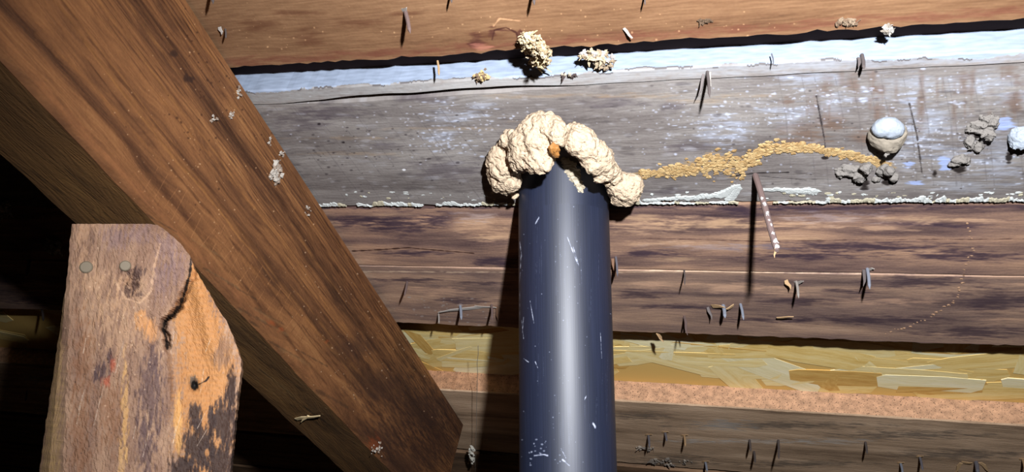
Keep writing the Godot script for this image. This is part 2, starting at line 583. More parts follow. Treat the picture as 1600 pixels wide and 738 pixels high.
	for x in pw:
		var u := TU + TL * x / pw
		var edge := ptop + 1.0 + 4.5 * noise.get_noise_1d(x * 0.5) + 2.2 * noise.get_noise_1d(x * 2.1) + 1.2 * noise.get_noise_1d(x * 9.0)
		edge += 5.0 * smoothstep(0.0, 0.2, u) + 3.5 * (1.0 - smoothstep(-0.43, -0.36, u))
		for y in range(0, int(edge)):
			var i := (y * pw + x) * 3
			var q := 1.0 + 0.10 * noise.get_noise_2d(x * 1.5, y * 6.0)
			gry.d[i] = int(136 * q); gry.d[i + 1] = int(147 * q); gry.d[i + 2] = int(minf(165 * q, 240))
			gry.hg[y * pw + x] = clampi(190 + int(20.0 * noise.get_noise_2d(x * 5.0, y * 9.0)), 0, 255)
		for y in range(int(edge), int(edge) + 2):
			if noise.get_noise_1d(x * 0.8 + 99.0) > 0.18:
				var i := (y * pw + x) * 3
				gry.d[i] = 88; gry.d[i + 1] = 84; gry.d[i + 2] = 84
	var crack := func(u: float) -> Array:
		var v := 0.4395 + 0.0045 * smoothstep(-0.15, -0.43, u) + 0.0012 * noise.get_noise_1d(u * 600.0) - 0.0015 * smoothstep(0.0, 0.25, u)
		var open := 0.0009 + 0.0036 * smoothstep(-0.42, -0.32, u) * (1.0 - smoothstep(-0.2, -0.1, u)) + 0.0005 * noise.get_noise_1d(u * 900.0 + 50.0)
		return [v, maxf(open, 0.0004), 0.002 + 0.006 * clampf(open / 0.002, 0, 1), 0.0014 + 0.0008 * noise.get_noise_1d(u * 300.0)]
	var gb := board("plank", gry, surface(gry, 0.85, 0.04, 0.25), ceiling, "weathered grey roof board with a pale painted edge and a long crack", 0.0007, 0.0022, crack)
	build_crust(gb)

	# two brown boards with purple streaks
	var mid := [c8(72, 55, 58), c8(122, 96, 86), c8(170, 134, 110), c8(206, 168, 138)]
	var b3 := board_canvas(330, 0.5985, 0.7213, 0.024, mid, [0.6, 0.2, 0.55], 6.0, 0.022, -0.003)
	for s in [[620, 350, 70, 24], [690, 345, 40, 18], [560, 345, 60, 14], [640, 395, 80, 6], [780, 410, 60, 10], [1010, 395, 80, 8], [1330, 385, 200, 12], [1450, 350, 140, 8], [1250, 400, 120, 8], [1500, 400, 120, 12], [1150, 330, 60, 6], [1250, 325, 200, 5]]:
		stain(b3, s[0], s[1], s[2], s[3], c8(58, 44, 56), 0.85, 0.6, 0.0)
	for s in [[740, 350, 60, 18], [790, 370, 50, 14], [1010, 355, 80, 14], [1100, 345, 90, 10], [1240, 350, 110, 10], [1500, 345, 100, 6], [1380, 355, 80, 8], [1040, 380, 100, 5]]:
		stain(b3, s[0], s[1], s[2], s[3], c8(218, 176, 140), 0.65, 0.7, 0.0)
	for s in [[740, 340, 40, 12], [1130, 385, 120, 8], [1300, 340, 100, 12]]:
		stain(b3, s[0], s[1], s[2], s[3], c8(172, 158, 164), 0.45, 0.9, 0.0)
	for s in [[1120, 350, 130, 9], [1000, 340, 60, 9], [1220, 372, 90, 5], [1420, 342, 120, 6], [1060, 405, 70, 5], [760, 372, 50, 5], [600, 335, 60, 4]]:
		stain(b3, s[0], s[1], s[2], s[3], c8(210, 172, 134), 0.55, 0.6, 0.0)
	for x in range(480, 1640, 24):
		stain(b3, x, 322.0, 26, 5.5, c8(66, 50, 58), 0.6, 0.6, 0.2)
	stroke(b3, [Vector2(550, 392), Vector2(640, 387), Vector2(740, 396)], 1.4, c8(54, 32, 26), 0.8)
	stroke(b3, [Vector2(1000, 372), Vector2(1200, 376), Vector2(1620, 372)], 1.2, c8(74, 50, 48), 0.5)
	board("plank", b3, surface(b3, 0.75, 0.03), ceiling, "purple-streaked brown roof board right under the grey board", 0.0008, 0.0005)
	var b4 := board_canvas(347, 0.7233, 0.8640, 0.024, [c8(76, 60, 60), c8(120, 97, 88), c8(162, 131, 110), c8(194, 160, 134)], [0.5, 0.2, 0.5], 6.0, 0.022, -0.003)
	for x in range(380, 1700, 14):
		stain(b4, x, 425.0 + maxf(0.0, x - 1100) * 0.009, 14, 1.6, c8(206, 178, 150), 0.55, 0.8, 0.3)
	for s in [[640, 438, 80, 5], [760, 442, 60, 4], [720, 470, 60, 8], [1000, 460, 60, 10], [1240, 470, 90, 10], [1440, 440, 110, 14], [1360, 500, 160, 10], [1550, 470, 90, 24], [1520, 520, 120, 14], [1060, 480, 90, 6], [1330, 455, 60, 6], [1200, 500, 100, 6]]:
		stain(b4, s[0], s[1], s[2], s[3], c8(60, 46, 54), 0.75, 0.6, 0.0)
	for s in [[1150, 450, 90, 10], [1230, 460, 60, 8], [1020, 445, 60, 6], [690, 455, 70, 10], [1400, 470, 90, 8], [1600, 445, 60, 4], [1580, 500, 60, 4]]:
		stain(b4, s[0], s[1], s[2], s[3], c8(206, 164, 134), 0.6, 0.7, 0.0)
	specks(b4, 700, 485, 80, 20, 50, 1.3, c8(176, 168, 164), 0.5, 2.0)
	board("plank", b4, surface(b4, 0.75, 0.03), ceiling, "brown roof board above the gap that shows the strand board", 0.0005, 0.0024)

	# board below the gap: its sawn upper edge is pinkish
	var b7 := board_canvas(370, 1.071, 1.327, 0.033, [c8(120, 97, 77), c8(170, 142, 115), c8(200, 169, 139), c8(222, 196, 166)], [0.5, 0.25, 0.5], 5.0, 0.03, -0.001)
	for s in [[1200, 665, 200, 8], [1420, 680, 160, 8], [1000, 650, 60, 8], [1500, 710, 140, 10], [1250, 725, 120, 6], [1050, 720, 70, 12]]:
		stain(b7, s[0], s[1], s[2], s[3], c8(88, 78, 70), 0.6, 0.8, 0.0)
	for s in [[1130, 665, 60, 10], [1180, 690, 100, 5], [1080, 690, 70, 4], [1300, 690, 80, 6]]:
		stain(b7, s[0], s[1], s[2], s[3], c8(200, 196, 192), 0.5, 0.9, 0.0)
	var pe := int(0.033 / b7.total * b7.h)
	for y in range(0, pe):
		for x in pw:
			var i: int = (y * pw + x) * 3
			var q := 1.0 + 0.16 * noise.get_noise_2d(x * 2.0, y * 2.5) + 0.10 * noise.get_noise_2d(x * 17.0, y * 17.0)
			var hole := 0.45 if noise.get_noise_2d(x * 9.0 + 777.0, y * 14.0) > 0.52 else 1.0
			var dirt := smoothstep(-0.40, -0.30, TU + TL * x / pw) * 0.25 + 0.75
			b7.d[i] = int(minf(182 * q, 240) * hole * (0.6 + 0.4 * dirt)); b7.d[i + 1] = int(minf(142 * q, 220) * hole * (0.45 + 0.55 * dirt)); b7.d[i + 2] = int(minf(112 * q, 200) * hole * (0.3 + 0.7 * dirt))
			b7.hg[y * pw + x] = clampi(int(128 + 50.0 * noise.get_noise_2d(x * 9.0, y * 9.0)), 0, 255)
	board("plank", b7, surface(b7, 0.78, 0.05), ceiling, "grey-brown roof board with a pinkish sawn upper edge", 0.0012, 0.0015)

	# the boards above and below the picture
	var gen := board_canvas(390, 0.0, 0.19, 0.024, [c8(62, 46, 36), c8(98, 76, 58), c8(124, 96, 72), c8(146, 116, 88)], [0.6, 0.4, 0.4])
	var gm := surface(gen, 0.8, 0.05)
	for v in [-0.8, -0.6, -0.4, -0.2, 0.005]:
		gen.v0 = v; gen.v1 = v + 0.19
		board("plank", gen, gm, ceiling)
	for k in 11:
		gen.v0 = 1.342 + k * 0.21; gen.v1 = gen.v0 + 0.195
		board("plank", gen, gm, ceiling)

	# strand board over the planks, seen through the gap
	var osb := MeshInstance3D.new()
	osb.name = "strand_board"
	var bm := BoxMesh.new()
	bm.size = Vector3(4.2, 0.012, 4.6)
	osb.mesh = bm
	osb.position = Vector3(-0.6, -0.0402, 1.45)
	osb.material_override = plain(c8(226, 186, 108), 0.75)
	osb.set_meta("label", "golden strand board showing through the gap between planks")
	ceiling.add_child(osb, true)
	var strip := MeshInstance3D.new()  # added strip; its dark colour stands in for the shade inside the gap
	strip.name = "gap_shade_strip"
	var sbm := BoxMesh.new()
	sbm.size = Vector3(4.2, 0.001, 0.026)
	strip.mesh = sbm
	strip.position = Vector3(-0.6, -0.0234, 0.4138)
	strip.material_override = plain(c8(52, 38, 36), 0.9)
	strip.set_meta("label", "added dark strip standing in for the shade in the gap under the top board")
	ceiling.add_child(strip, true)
	var tones := []
	for q in [[c8(224, 186, 104), c8(242, 210, 134), c8(250, 224, 156)], [c8(238, 224, 172), c8(248, 236, 190), c8(252, 244, 212)], [c8(196, 148, 74), c8(216, 172, 94), c8(228, 190, 112)], [c8(236, 208, 138), c8(246, 224, 160), c8(250, 232, 178)]]:
		var cv := wood(500 + tones.size(), 256, 64, q, [0.6, 0.6, 0.3], 2.0, 0.06)
		tones.append(surface(cv, 0.65, 0.02))
	rng.seed = 77
	for k in 120:
		var u := rng.randf_range(-0.5, 0.46)
		if k > 92:
			u = rng.randf_range(-1.5, -0.5)
		var v := rng.randf_range(0.90, 1.05)
		var lng := rng.randf_range(0.04, 0.10)
		var wid := rng.randf_range(0.012, 0.028)
		var ang := rng.randfn() * 0.28
		if k % 7 == 0:
			ang += 1.4
			lng *= 0.55
		strand(osb, Vector3(u, -0.0342 + 0.0006 * (k % 5) / 5.0, v) - osb.position, lng, wid, ang, tones[rng.randi() % 4])

func strand(osb: Node, c: Vector3, lng: float, wid: float, ang: float, m: Material) -> void:
	var dx := Vector3(cos(ang), 0, sin(ang))
	var dz := Vector3(-sin(ang), 0, cos(ang))
	var poly := []
	for q in [[-1.0, -0.6], [-0.85, -1.0], [0.3, -1.0], [0.9, -0.8], [1.0, 0.3], [0.75, 1.0], [-0.4, 1.0], [-0.95, 0.7]]:
		poly.append([q[0] * rng.randf_range(0.8, 1.05), q[1] * rng.randf_range(0.75, 1.1)])
	var st := begin()
	var tilt := rng.randf_range(-0.0005, 0.0005)
	var top := []
	for q in poly:
		top.append(c + dx * q[0] * lng + dz * q[1] * wid + Vector3(0, 0.0005 + tilt * q[1], 0))
	for k in range(1, 7):
		var idx := [0, k + 1, k] if true else []
		for j in idx:
			st.set_uv(Vector2(poly[j][0] * 0.5 + 0.5, poly[j][1] * 0.45 + 0.5))
			st.add_vertex(top[j])
	for k in 8:
		var a: Vector3 = top[k]
		var b: Vector3 = top[(k + 1) % 8]
		var dn := Vector3(0, -0.0012, 0)
		st.set_uv(Vector2(poly[k][0] * 0.5 + 0.5, poly[k][1] * 0.45 + 0.5))
		tri(st, a, b, b + dn, (a + b) / 2.0 - c)
		tri(st, a, b + dn, a + dn, (a + b) / 2.0 - c)
	st.generate_normals()
	part("strand", st, m, osb)

# lumpy white paint left along the lower edge of the grey board
func build_crust(gb: Node) -> void:
	rng.seed = 31
	var white := plain(c8(172, 175, 172), 0.8)
	var cream := plain(c8(156, 149, 128), 0.85)
	var sw := begin()
	var sc := begin()
	var x := 496.0
	var was := []
	while x < 1640.0:
		var gap := x > 805 and x < 945 or x > 1155 and x < 1190 or noise.get_noise_1d(x * 0.9 + 70.0) < (-0.6 if x > 1290 else -0.42)
		var rise := 1.5 + 4.5 * absf(noise.get_noise_1d(x * 0.8)) * 2.0 + 5.0 * maxf(0.0, noise.get_noise_1d(x * 2.7)) + 2.5 * noise.get_noise_1d(x * 8.0)
		if x > 1000 and x < 1290:
			rise *= 0.55
		if x > 1290:
			rise = rise * 1.15 + 1.5
		rise = clampf(rise, 0.6, 13.0)
		var low := 318.5 + 1.8 * noise.get_noise_1d(x * 1.4) + 1.2 * noise.get_noise_1d(x * 7.0)
		var now := []
		for q in [[low - rise, 0.0001], [low - rise * 0.85, 0.0009], [low - rise * 0.5, 0.0011 + 0.0006 * noise.get_noise_2d(x * 6.0, 10.0)], [low - rise * 0.15, 0.0012 + 0.0008 * noise.get_noise_2d(x * 9.0, 60.0)], [low, 0.0006], [low, -0.0015]]:
			var p := rp(x, 316.0, 0.0)
			p.z = 0.5998 + (q[0] - 318.5) * mpp(x, 316.0) * 1.35
			p.y = q[1] * (1.0 + 0.5 * noise.get_noise_2d(x * 12.0, q[0] * 12.0)) + 0.0004
			now.append(p)
		if gap:
			now = []
		if was.size() and now.size():
			var st: SurfaceTool = sw if noise.get_noise_1d(x * 1.1 + 500.0) > -0.12 else sc
			for k in 5:
				var out := Vector3(0, 1, -0.7 if k == 0 else (2.0 if k == 4 else 0.0))
				tri(st, was[k], was[k + 1], now[k + 1], out)
				tri(st, was[k], now[k + 1], now[k], out)
		was = now
		x += 2.0
	for k in 90:
		x = rng.randf_range(500, 1620)
		if x > 805 and x < 1000 or x > 1150 and x < 1195:
			continue
		var s := mpp(x, 314)
		crumb(sw if k % 3 else sc, rp(x, rng.randf_range(300, 312), 0.0003), Vector3(s * rng.randf_range(1.5, 5), 0.0006, s * rng.randf_range(1, 3)), 0.6, 8, 5)
	# the two flat lips of paint either side of the long nail
	for q in [[1010, 313, 1075, 309, 3.5], [1075, 310, 1135, 304, 5.0], [1125, 306, 1150, 293, 6.0], [1140, 312, 1152, 296, 5.0], [1196, 296, 1268, 297, 3.6], [1235, 300, 1275, 299, 4.0]]:
		for k in 14:
			var xx := lerpf(q[0], q[2], k / 13.0)
			var y := lerpf(q[1], q[3], k / 13.0) + rng.randf_range(-1, 1)
			var s := mpp(xx, y)
			crumb(sw, rp(xx, y, 0.0003), Vector3(s * 7.0, 0.0009, s * q[4] * rng.randf_range(0.8, 1.4)), 0.4, 9, 5)
	sw.generate_normals()
	sc.generate_normals()
	part("paint_crust", sw, white, gb, "flaking white paint along the lower edge")
	part("paint_crust", sc, cream, gb, "yellowed flaking paint along the lower edge")

# ---------------------------------------------------------------- rafter
func build_rafter() -> void:
	var v0 := 0.02
	var lv := 1.25
	var tot := RD + (RU - RL) + 0.06
	var h := 560
	var cv := wood(610, 2048, h, [c8(54, 34, 22), c8(90, 58, 36), c8(122, 81, 49), c8(150, 106, 66)], [0.6, 0.3, 0.5], 9.0, 0.022)
	var side := func(px, py):
		var q := ray(px, py)
		var p := q * (RU / bx.dot(q))
		return Vector2((rz.dot(p) - v0) / lv * 2048.0, (ny.dot(p) - deck) / tot * h)
	var under := func(px, py):
		var q := ray(px, py)
		var p := q * ((deck + RD) / ny.dot(q))
		return Vector2((rz.dot(p) - v0) / lv * 2048.0, (RD + RU - bx.dot(p)) / tot * h)
	cv.map = side
	# dark curved streaks of the grain, from upper left to lower right
	rng.seed = 61
	for k in 20:
		var y := (0.006 + 0.0042 * k) / tot * h
		var ph := rng.randf() * 90.0
		for xi in range(0, 1900, 8):
			var yy := y + 4.0 * noise.get_noise_2d(xi * 0.18, k * 40.0)
			var a := clampf(0.32 + 0.7 * noise.get_noise_2d(xi * 0.5, k * 77.0), 0.0, 0.75) * (1.0 - 0.5 * k / 20.0)
			dab(cv, Vector2(xi, yy), Vector2(9, 0), Vector2(0, rng.randf_range(1.4, 2.4)), c8(48, 28, 18), a, 0.3, 0.0, -16)
			dab(cv, Vector2(xi, yy + 5.0), Vector2(9, 0), Vector2(0, 2.2), c8(152, 106, 62), a * 0.6, 0.3, 0.0, 12)
	for k in 46:
		var f := pow(rng.randf(), 1.4)
		var y := f * 0.135 / tot * h + 4.0
		var x := rng.randf_range(0.0, 1500.0)
		var ln := rng.randf_range(300.0, 1100.0)
		var wd := rng.randf_range(1.2, 3.0) + 4.0 * f * rng.randf()
		var sl := rng.randf_range(-0.004, 0.03) * (0.3 + f)
		var dk := k % 3 != 0
		var xx := x
		while xx < minf(x + ln, 2048.0):
			var yy := y + (xx - x) * sl + 5.0 * noise.get_noise_2d(xx * 0.25, y * 0.6)
			var t := (xx - x) / ln
			var e := wd * (0.4 + 1.2 * sin(t * PI))
			dab(cv, Vector2(xx, yy), Vector2(e * 4.0, 0), Vector2(0, e), c8(54, 32, 20) if dk else c8(156, 108, 62), 0.22, 0.5, 0.0, -14 if dk else 10)
			xx += e * 2.2
	for q in [[60, 50, 150, 130, 260, 260, 7], [220, 110, 330, 240, 450, 380, 5], [300, 60, 370, 170, 430, 270, 5], [380, 400, 470, 490, 560, 580, 8], [500, 460, 590, 570, 690, 680, 4]]:
		stroke(cv, [Vector2(q[0], q[1]), Vector2(q[2], q[3]), Vector2(q[4], q[5])], q[6], c8(160, 108, 60), 0.14, 0, 0.8)
	# paler strip along the lower edge, knots, dark end
	stroke(cv, [Vector2(60, 125), Vector2(190, 262), Vector2(300, 380), Vector2(420, 500)], 16, c8(150, 98, 62), 0.16, 0, 0.4)
	for s in [[272, 80, 9, 7], [300, 120, 8, 6], [292, 118, 5, 8]]:
		stain(cv, s[0], s[1], s[2], s[3], c8(48, 30, 22), 0.8, 0.4, 0.4)
	for s in [[650, 640, 80, 70], [690, 690, 60, 60], [600, 600, 70, 50], [640, 720, 80, 60], [680, 640, 60, 60], [560, 540, 50, 30], [600, 680, 60, 40]]:
		stain(cv, s[0], s[1], s[2], s[3], c8(52, 34, 28), 0.55, 0.4, 0.0)
	for s in [[425, 500, 10, 8], [512, 530, 5, 4], [440, 512, 6, 5], [585, 690, 14, 18]]:
		stain(cv, s[0], s[1], s[2], s[3], c8(150, 70, 34), 0.5, 0.6, 0.2)
	specks(cv, 330, 250, 160, 200, 160, 1.3, c8(206, 168, 128), 0.6)
	specks(cv, 540, 520, 120, 130, 120, 1.3, c8(200, 170, 140), 0.6)
	specks(cv, 330, 140, 60, 120, 60, 2.2, c8(54, 32, 20), 0.6, 1.0)
	# rough sawn underside
	stroke(cv, [Vector2(-20, 20), Vector2(150, 225), Vector2(330, 420), Vector2(560, 660)], 14, c8(150, 100, 64), 0.12, 0, 0.4)
	for k in 34:
		var t := 0.0 + k / 34.0
		var x := lerpf(220, 470, t)
		var y := lerpf(300, 545, t)
		stroke(cv, [Vector2(x + 6, y - 4), Vector2(x + 30, y - 44 + 10 * sin(k * 1.7))], 1.0, c8(92, 58, 36) if k % 2 else c8(166, 116, 76), 0.35)
	cv.map = under
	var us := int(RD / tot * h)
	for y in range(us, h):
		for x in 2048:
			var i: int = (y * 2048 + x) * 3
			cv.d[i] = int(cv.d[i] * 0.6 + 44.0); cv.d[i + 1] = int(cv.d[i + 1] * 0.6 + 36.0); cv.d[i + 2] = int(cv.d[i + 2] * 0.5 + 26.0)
	for k in 120:
		var t := rng.randf()
		var x := lerpf(20, 520, t) + rng.randf_range(-60, 60)
		var y := lerpf(190, 680, t) + rng.randf_range(-60, 60)
		stroke(cv, [Vector2(x - 30, y - 22), Vector2(x + 30, y + 24)], rng.randf_range(1.0, 2.4), c8(118, 92, 62) if k % 2 else c8(50, 38, 28), 0.25)
	var m := surface(cv, 0.66, 0.07, 0.35)
	var rafter := thing("rafter", "long brown rafter running diagonally down the left of the roof boards", "beam", on_roof(Vector3(0, 0, 0)))
	var rows := []
	var uvs := []
	var v := -0.7
	while v < 1.206:
		var c := 0.004 + 0.0015 * noise.get_noise_1d(v * 700.0)
		var e := 0.0015 * noise.get_noise_1d(v * 300.0 + 20.0)
		var prof := [[RU, 0.0025], [RU + e * 0.4, RD * 0.33], [RU + e * 0.4, RD * 0.66], [RU + e, RD - c], [RU + e - c, RD], [lerpf(RU, RL, 0.5), RD + e], [RL + c, RD], [RL, RD - c], [RL, 0.0025]]
		var row := PackedVector3Array()
		var tv := PackedVector2Array()
		var s := 0.0
		for k in prof.size():
			if k > 0:
				s += Vector2(prof[k][0] - prof[k - 1][0], prof[k][1] - prof[k - 1][1]).length()
			# plumb cut at the lower end
			var cut := 0.0
			if v > 1.19:
				cut = -prof[k][1] * 0.15
			row.append(Vector3(prof[k][0], prof[k][1], minf(v, 1.205) + cut))
			tv.append(Vector2((v - v0) / lv, s / tot))
		rows.append(row)
		uvs.append(tv)
		v += 0.01
	var st := begin()
	sheet(st, rows, uvs, true)
	for e in [0, rows.size() - 1]:
		for k in range(1, 8):
			st.set_uv(Vector2(0.98, 0.5))
			tri(st, rows[e][0], rows[e][k], rows[e][k + 1], Vector3(0, 0, -1 if e == 0 else 1))
	st.generate_normals()
	part("body", st, m, rafter)

# ---------------------------------------------------------------- vent pipe
const PR := 0.0445
var pipe_axis: Vector3

func pipe_hit(px: float, py: float) -> Vector2:      # (angle, height)
	var q := ray(px, py)
	var o := EYE - pipe_axis
	var a := q.x * q.x + q.z * q.z
	var b := 2.0 * (o.x * q.x + o.z * q.z)
	var c := o.x * o.x + o.z * o.z - PR * PR
	var disc := maxf(b * b - 4.0 * a * c, 0.0)
	var p := o + q * ((-b - sqrt(disc)) / (2.0 * a))
	return Vector2(atan2(p.x, p.z), p.y)

func pipe_point(px: float, py: float, lift := 0.0) -> Vector3:      # in the pipe's own axes
	var h := pipe_hit(px, py)
	return Vector3(sin(h.x) * (PR + lift), h.y, cos(h.x) * (PR + lift))

func build_pipe() -> void:
	var a := EYE + ray(880, 300) * 0.766
	pipe_axis = Vector3(a.x, 0, a.z)
	var y0 := 0.55
	var lh := 0.65
	var w := 720
	var h := 1400
	var d := PackedByteArray()
	d.resize(w * h * 3)
	var hg := PackedByteArray()
	hg.resize(w * h)
	var st_a := noise_bytes(701, 0.3, w, h, w, 24, 2)
	var st_b := noise_bytes(702, 0.05, w, h, w / 4, 40, 3)
	var i := 0
	for y in h:
		for x in w:
			var s := 0.5 * (st_a[i] - 128) + 0.5 * (st_b[i] - 128)
			d[i * 3] = clampi(int(22 + s * 0.08), 0, 255)
			d[i * 3 + 1] = clampi(int(28 + s * 0.08), 0, 255)
			d[i * 3 + 2] = clampi(int(46 + s * 0.10), 0, 255)
			hg[i] = clampi(int(128 + s * 0.5), 0, 255)
			i += 1
	var cv := {"w": w, "h": h, "d": d, "hg": hg}
	cv.map = func(px, py):
		var q := pipe_hit(px, py)
		return Vector2((q.x / PI * 0.5 + 0.5) * w, (y0 + lh - q.y) / lh * h)
	rng.seed = 71
	var pale := c8(178, 182, 196)
	for q in [[836, 350, 842, 340, 2.2], [812, 378, 815, 400, 3.0], [814, 398, 813, 420, 3.4], [813, 425, 811, 450, 1.6], [812, 455, 812, 500, 1.4], [815, 500, 818, 530, 1.6], [828, 470, 834, 505, 1.6], [818, 495, 816, 520, 2.0], [886, 370, 902, 412, 1.0], [895, 385, 904, 415, 0.9], [926, 660, 930, 668, 3.0], [834, 712, 852, 710, 2.4], [842, 708, 856, 712, 2.6], [876, 700, 884, 716, 1.6], [878, 718, 890, 728, 2.4], [938, 520, 940, 560, 0.8], [836, 565, 840, 575, 1.2], [913, 625, 916, 618, 1.6], [818, 560, 826, 566, 1.2], [945, 300, 948, 320, 1.4]]:
		stroke(cv, [Vector2(q[0], q[1]), Vector2(q[2], q[3])], q[4], pale, 0.7, 20, 0.6)
	specks(cv, 870, 540, 60, 200, 44, 1.1, pale, 0.5, 1.0)
	specks(cv, 840, 710, 30, 20, 24, 1.6, pale, 0.5, 1.3)
	specks(cv, 880, 430, 60, 90, 16, 1.2, pale, 0.5, 1.0)
	for k in 40:
		var x := rng.randf_range(815, 950)
		var y := rng.randf_range(320, 700)
		stroke(cv, [Vector2(x, y), Vector2(x + rng.randf_range(-2, 2), y + rng.randf_range(15, 90))], 0.5, c8(100, 106, 124), 0.35)
	var m := surface(cv, 0.5, 0.01, 0.54)
	var pipe := thing("vent_pipe", "black plastic vent pipe rising through the roof boards", "pipe", Transform3D(Basis(), pipe_axis))
	var rows := []
	var uvs := []
	var n := 96
	for k in 41:
		var row := PackedVector3Array()
		var tv := PackedVector2Array()
		for j in n + 1:
			var an := TAU * j / n - PI
			var g := Vector3(sin(an) * PR, 0, cos(an) * PR)
			# height at which this line of the pipe meets the deck
			var rel := pipe_axis + g - roof.origin
			var top := -ny.dot(rel) / ny.y - 0.002 / ny.y * -1.0
			var y := top * k / 40.0
			row.append(Vector3(g.x, y, g.z))
			tv.append(Vector2(float(j) / n, (y0 + lh - y) / lh))
		rows.append(row)
		uvs.append(tv)
	var st := SurfaceTool.new()
	st.begin(Mesh.PRIMITIVE_TRIANGLES)
	sheet(st, rows, uvs, true)
	st.generate_normals()
	part("tube", st, m, pipe)

# ---------------------------------------------------------------- expanding foam
func foam_ball(px: float, py: float, w: float, rpx: float) -> Array:
	return [rp(px, py, w), rpx * mpp(px, py, w)]

func build_foam() -> void:
	var m := plain(c8(175, 155, 131), 0.8, 0.25)
	m.subsurf_scatter_enabled = true
	m.subsurf_scatter_strength = 0.03
	var fn := FastNoiseLite.new()
	fn.seed = 3
	fn.frequency = 0.05
	fn.fractal_octaves = 3
	var im := fn.get_image(256, 256, false, false, true)
	m.heightmap_enabled = true
	m.heightmap_texture = ImageTexture.create_from_image(im)
	m.heightmap_scale = 0.12
	m.uv1_triplanar = true
	m.uv1_scale = Vector3.ONE * 22.0
	var o := rp(880, 260, 0.0)
	var foam := thing("spray_foam", "cream expanding foam arched around the top of the black vent pipe", "foam", on_roof(o))
	var sets := [
		["foam_lobe", [[783, 240, 0.014, 17], [794, 218, 0.014, 13], [788, 262, 0.020, 22], [782, 284, 0.022, 17], [800, 284, 0.026, 15], [804, 250, 0.020, 17], [771, 250, 0.014, 10], [775, 270, 0.018, 12], [806, 226, 0.016, 11], [790, 296, 0.024, 9], [800, 212, 0.016, 8]], "knobbly left lump"],
		["foam_lobe", [[818, 224, 0.026, 23], [834, 202, 0.020, 20], [850, 196, 0.022, 17], [866, 195, 0.024, 13], [822, 248, 0.034, 19], [842, 250, 0.042, 18], [852, 258, 0.048, 11], [872, 206, 0.034, 15], [873, 220, 0.038, 10], [808, 240, 0.028, 15], [842, 222, 0.032, 22], [838, 190, 0.016, 12], [858, 188, 0.018, 10], [832, 262, 0.044, 9], [812, 258, 0.034, 11], [858, 240, 0.036, 12]], "large folded middle lump"],
		["foam_tail", [[893, 208, 0.020, 13], [902, 216, 0.028, 18], [914, 226, 0.030, 20], [926, 238, 0.030, 20], [938, 250, 0.030, 20], [948, 264, 0.028, 18], [956, 275, 0.024, 16], [965, 288, 0.022, 17], [978, 296, 0.024, 20], [988, 288, 0.022, 15], [966, 308, 0.024, 14], [984, 308, 0.024, 12], [926, 262, 0.040, 11], [936, 278, 0.038, 8], [910, 206, 0.016, 10], [898, 232, 0.036, 9], [990, 298, 0.022, 10]], "long right tail ending in a round blob"]]
	for s in sets:
		var balls := []
		for q in s[1]:
			var b := foam_ball(q[0], q[1], q[2], q[3])
			balls.append([b[0] - o, b[1]])
		var st := blob(balls, 0.0015, 0.0028, 0.0023, 5000.0)
		part(s[0], st, m, foam, s[2])
	var brown := begin()
	var bb := foam_ball(866, 235, 0.046, 8)
	crumb(brown, bb[0] - o, Vector3(0.0045, 0.004, 0.0075), 0.3, 12, 8)
	brown.generate_normals()
	part("foam_hollow", brown, plain(c8(144, 98, 50), 0.5), foam, "amber brown hollow in the foam")
	var small := begin()
	var sb := foam_ball(804, 306, 0.02, 5)
	crumb(small, sb[0] - o, Vector3.ONE * 0.0035, 0.4)
	small.generate_normals()
	part("foam_drip", small, m, foam)
	# smear of foam on the pipe
	var sm := begin()
	for q in [[883, 250, 7, 6], [886, 256, 9, 7], [890, 263, 10, 7], [894, 270, 11, 8], [897, 277, 11, 8], [900, 284, 10, 8], [904, 291, 8, 7], [893, 258, 7, 6], [906, 297, 5, 5], [902, 276, 6, 7], [890, 272, 5, 6]]:
		var p := pipe_axis + pipe_point(q[0], q[1], 0.0)
		p = roof.affine_inverse() * p - o
		crumb(sm, p, Vector3(q[2], 3.5, q[3] * 1.2) * 0.00062, 0.5, 12, 8)
	sm.generate_normals()
	part("foam_smear", sm, plain(c8(176, 164, 142), 0.85), foam, "grimy smear of foam on the pipe")

# ---------------------------------------------------------------- broken upright
var post_at: Transform3D

func post_xy(px: float, py: float) -> Vector2:
	var q := ray(px, py)
	var nn := post_at.basis.z
	var p := EYE + q * ((post_at.origin - EYE).dot(nn) / q.dot(nn))
	return Vector2((p - post_at.origin).dot(post_at.basis.x), p.y)

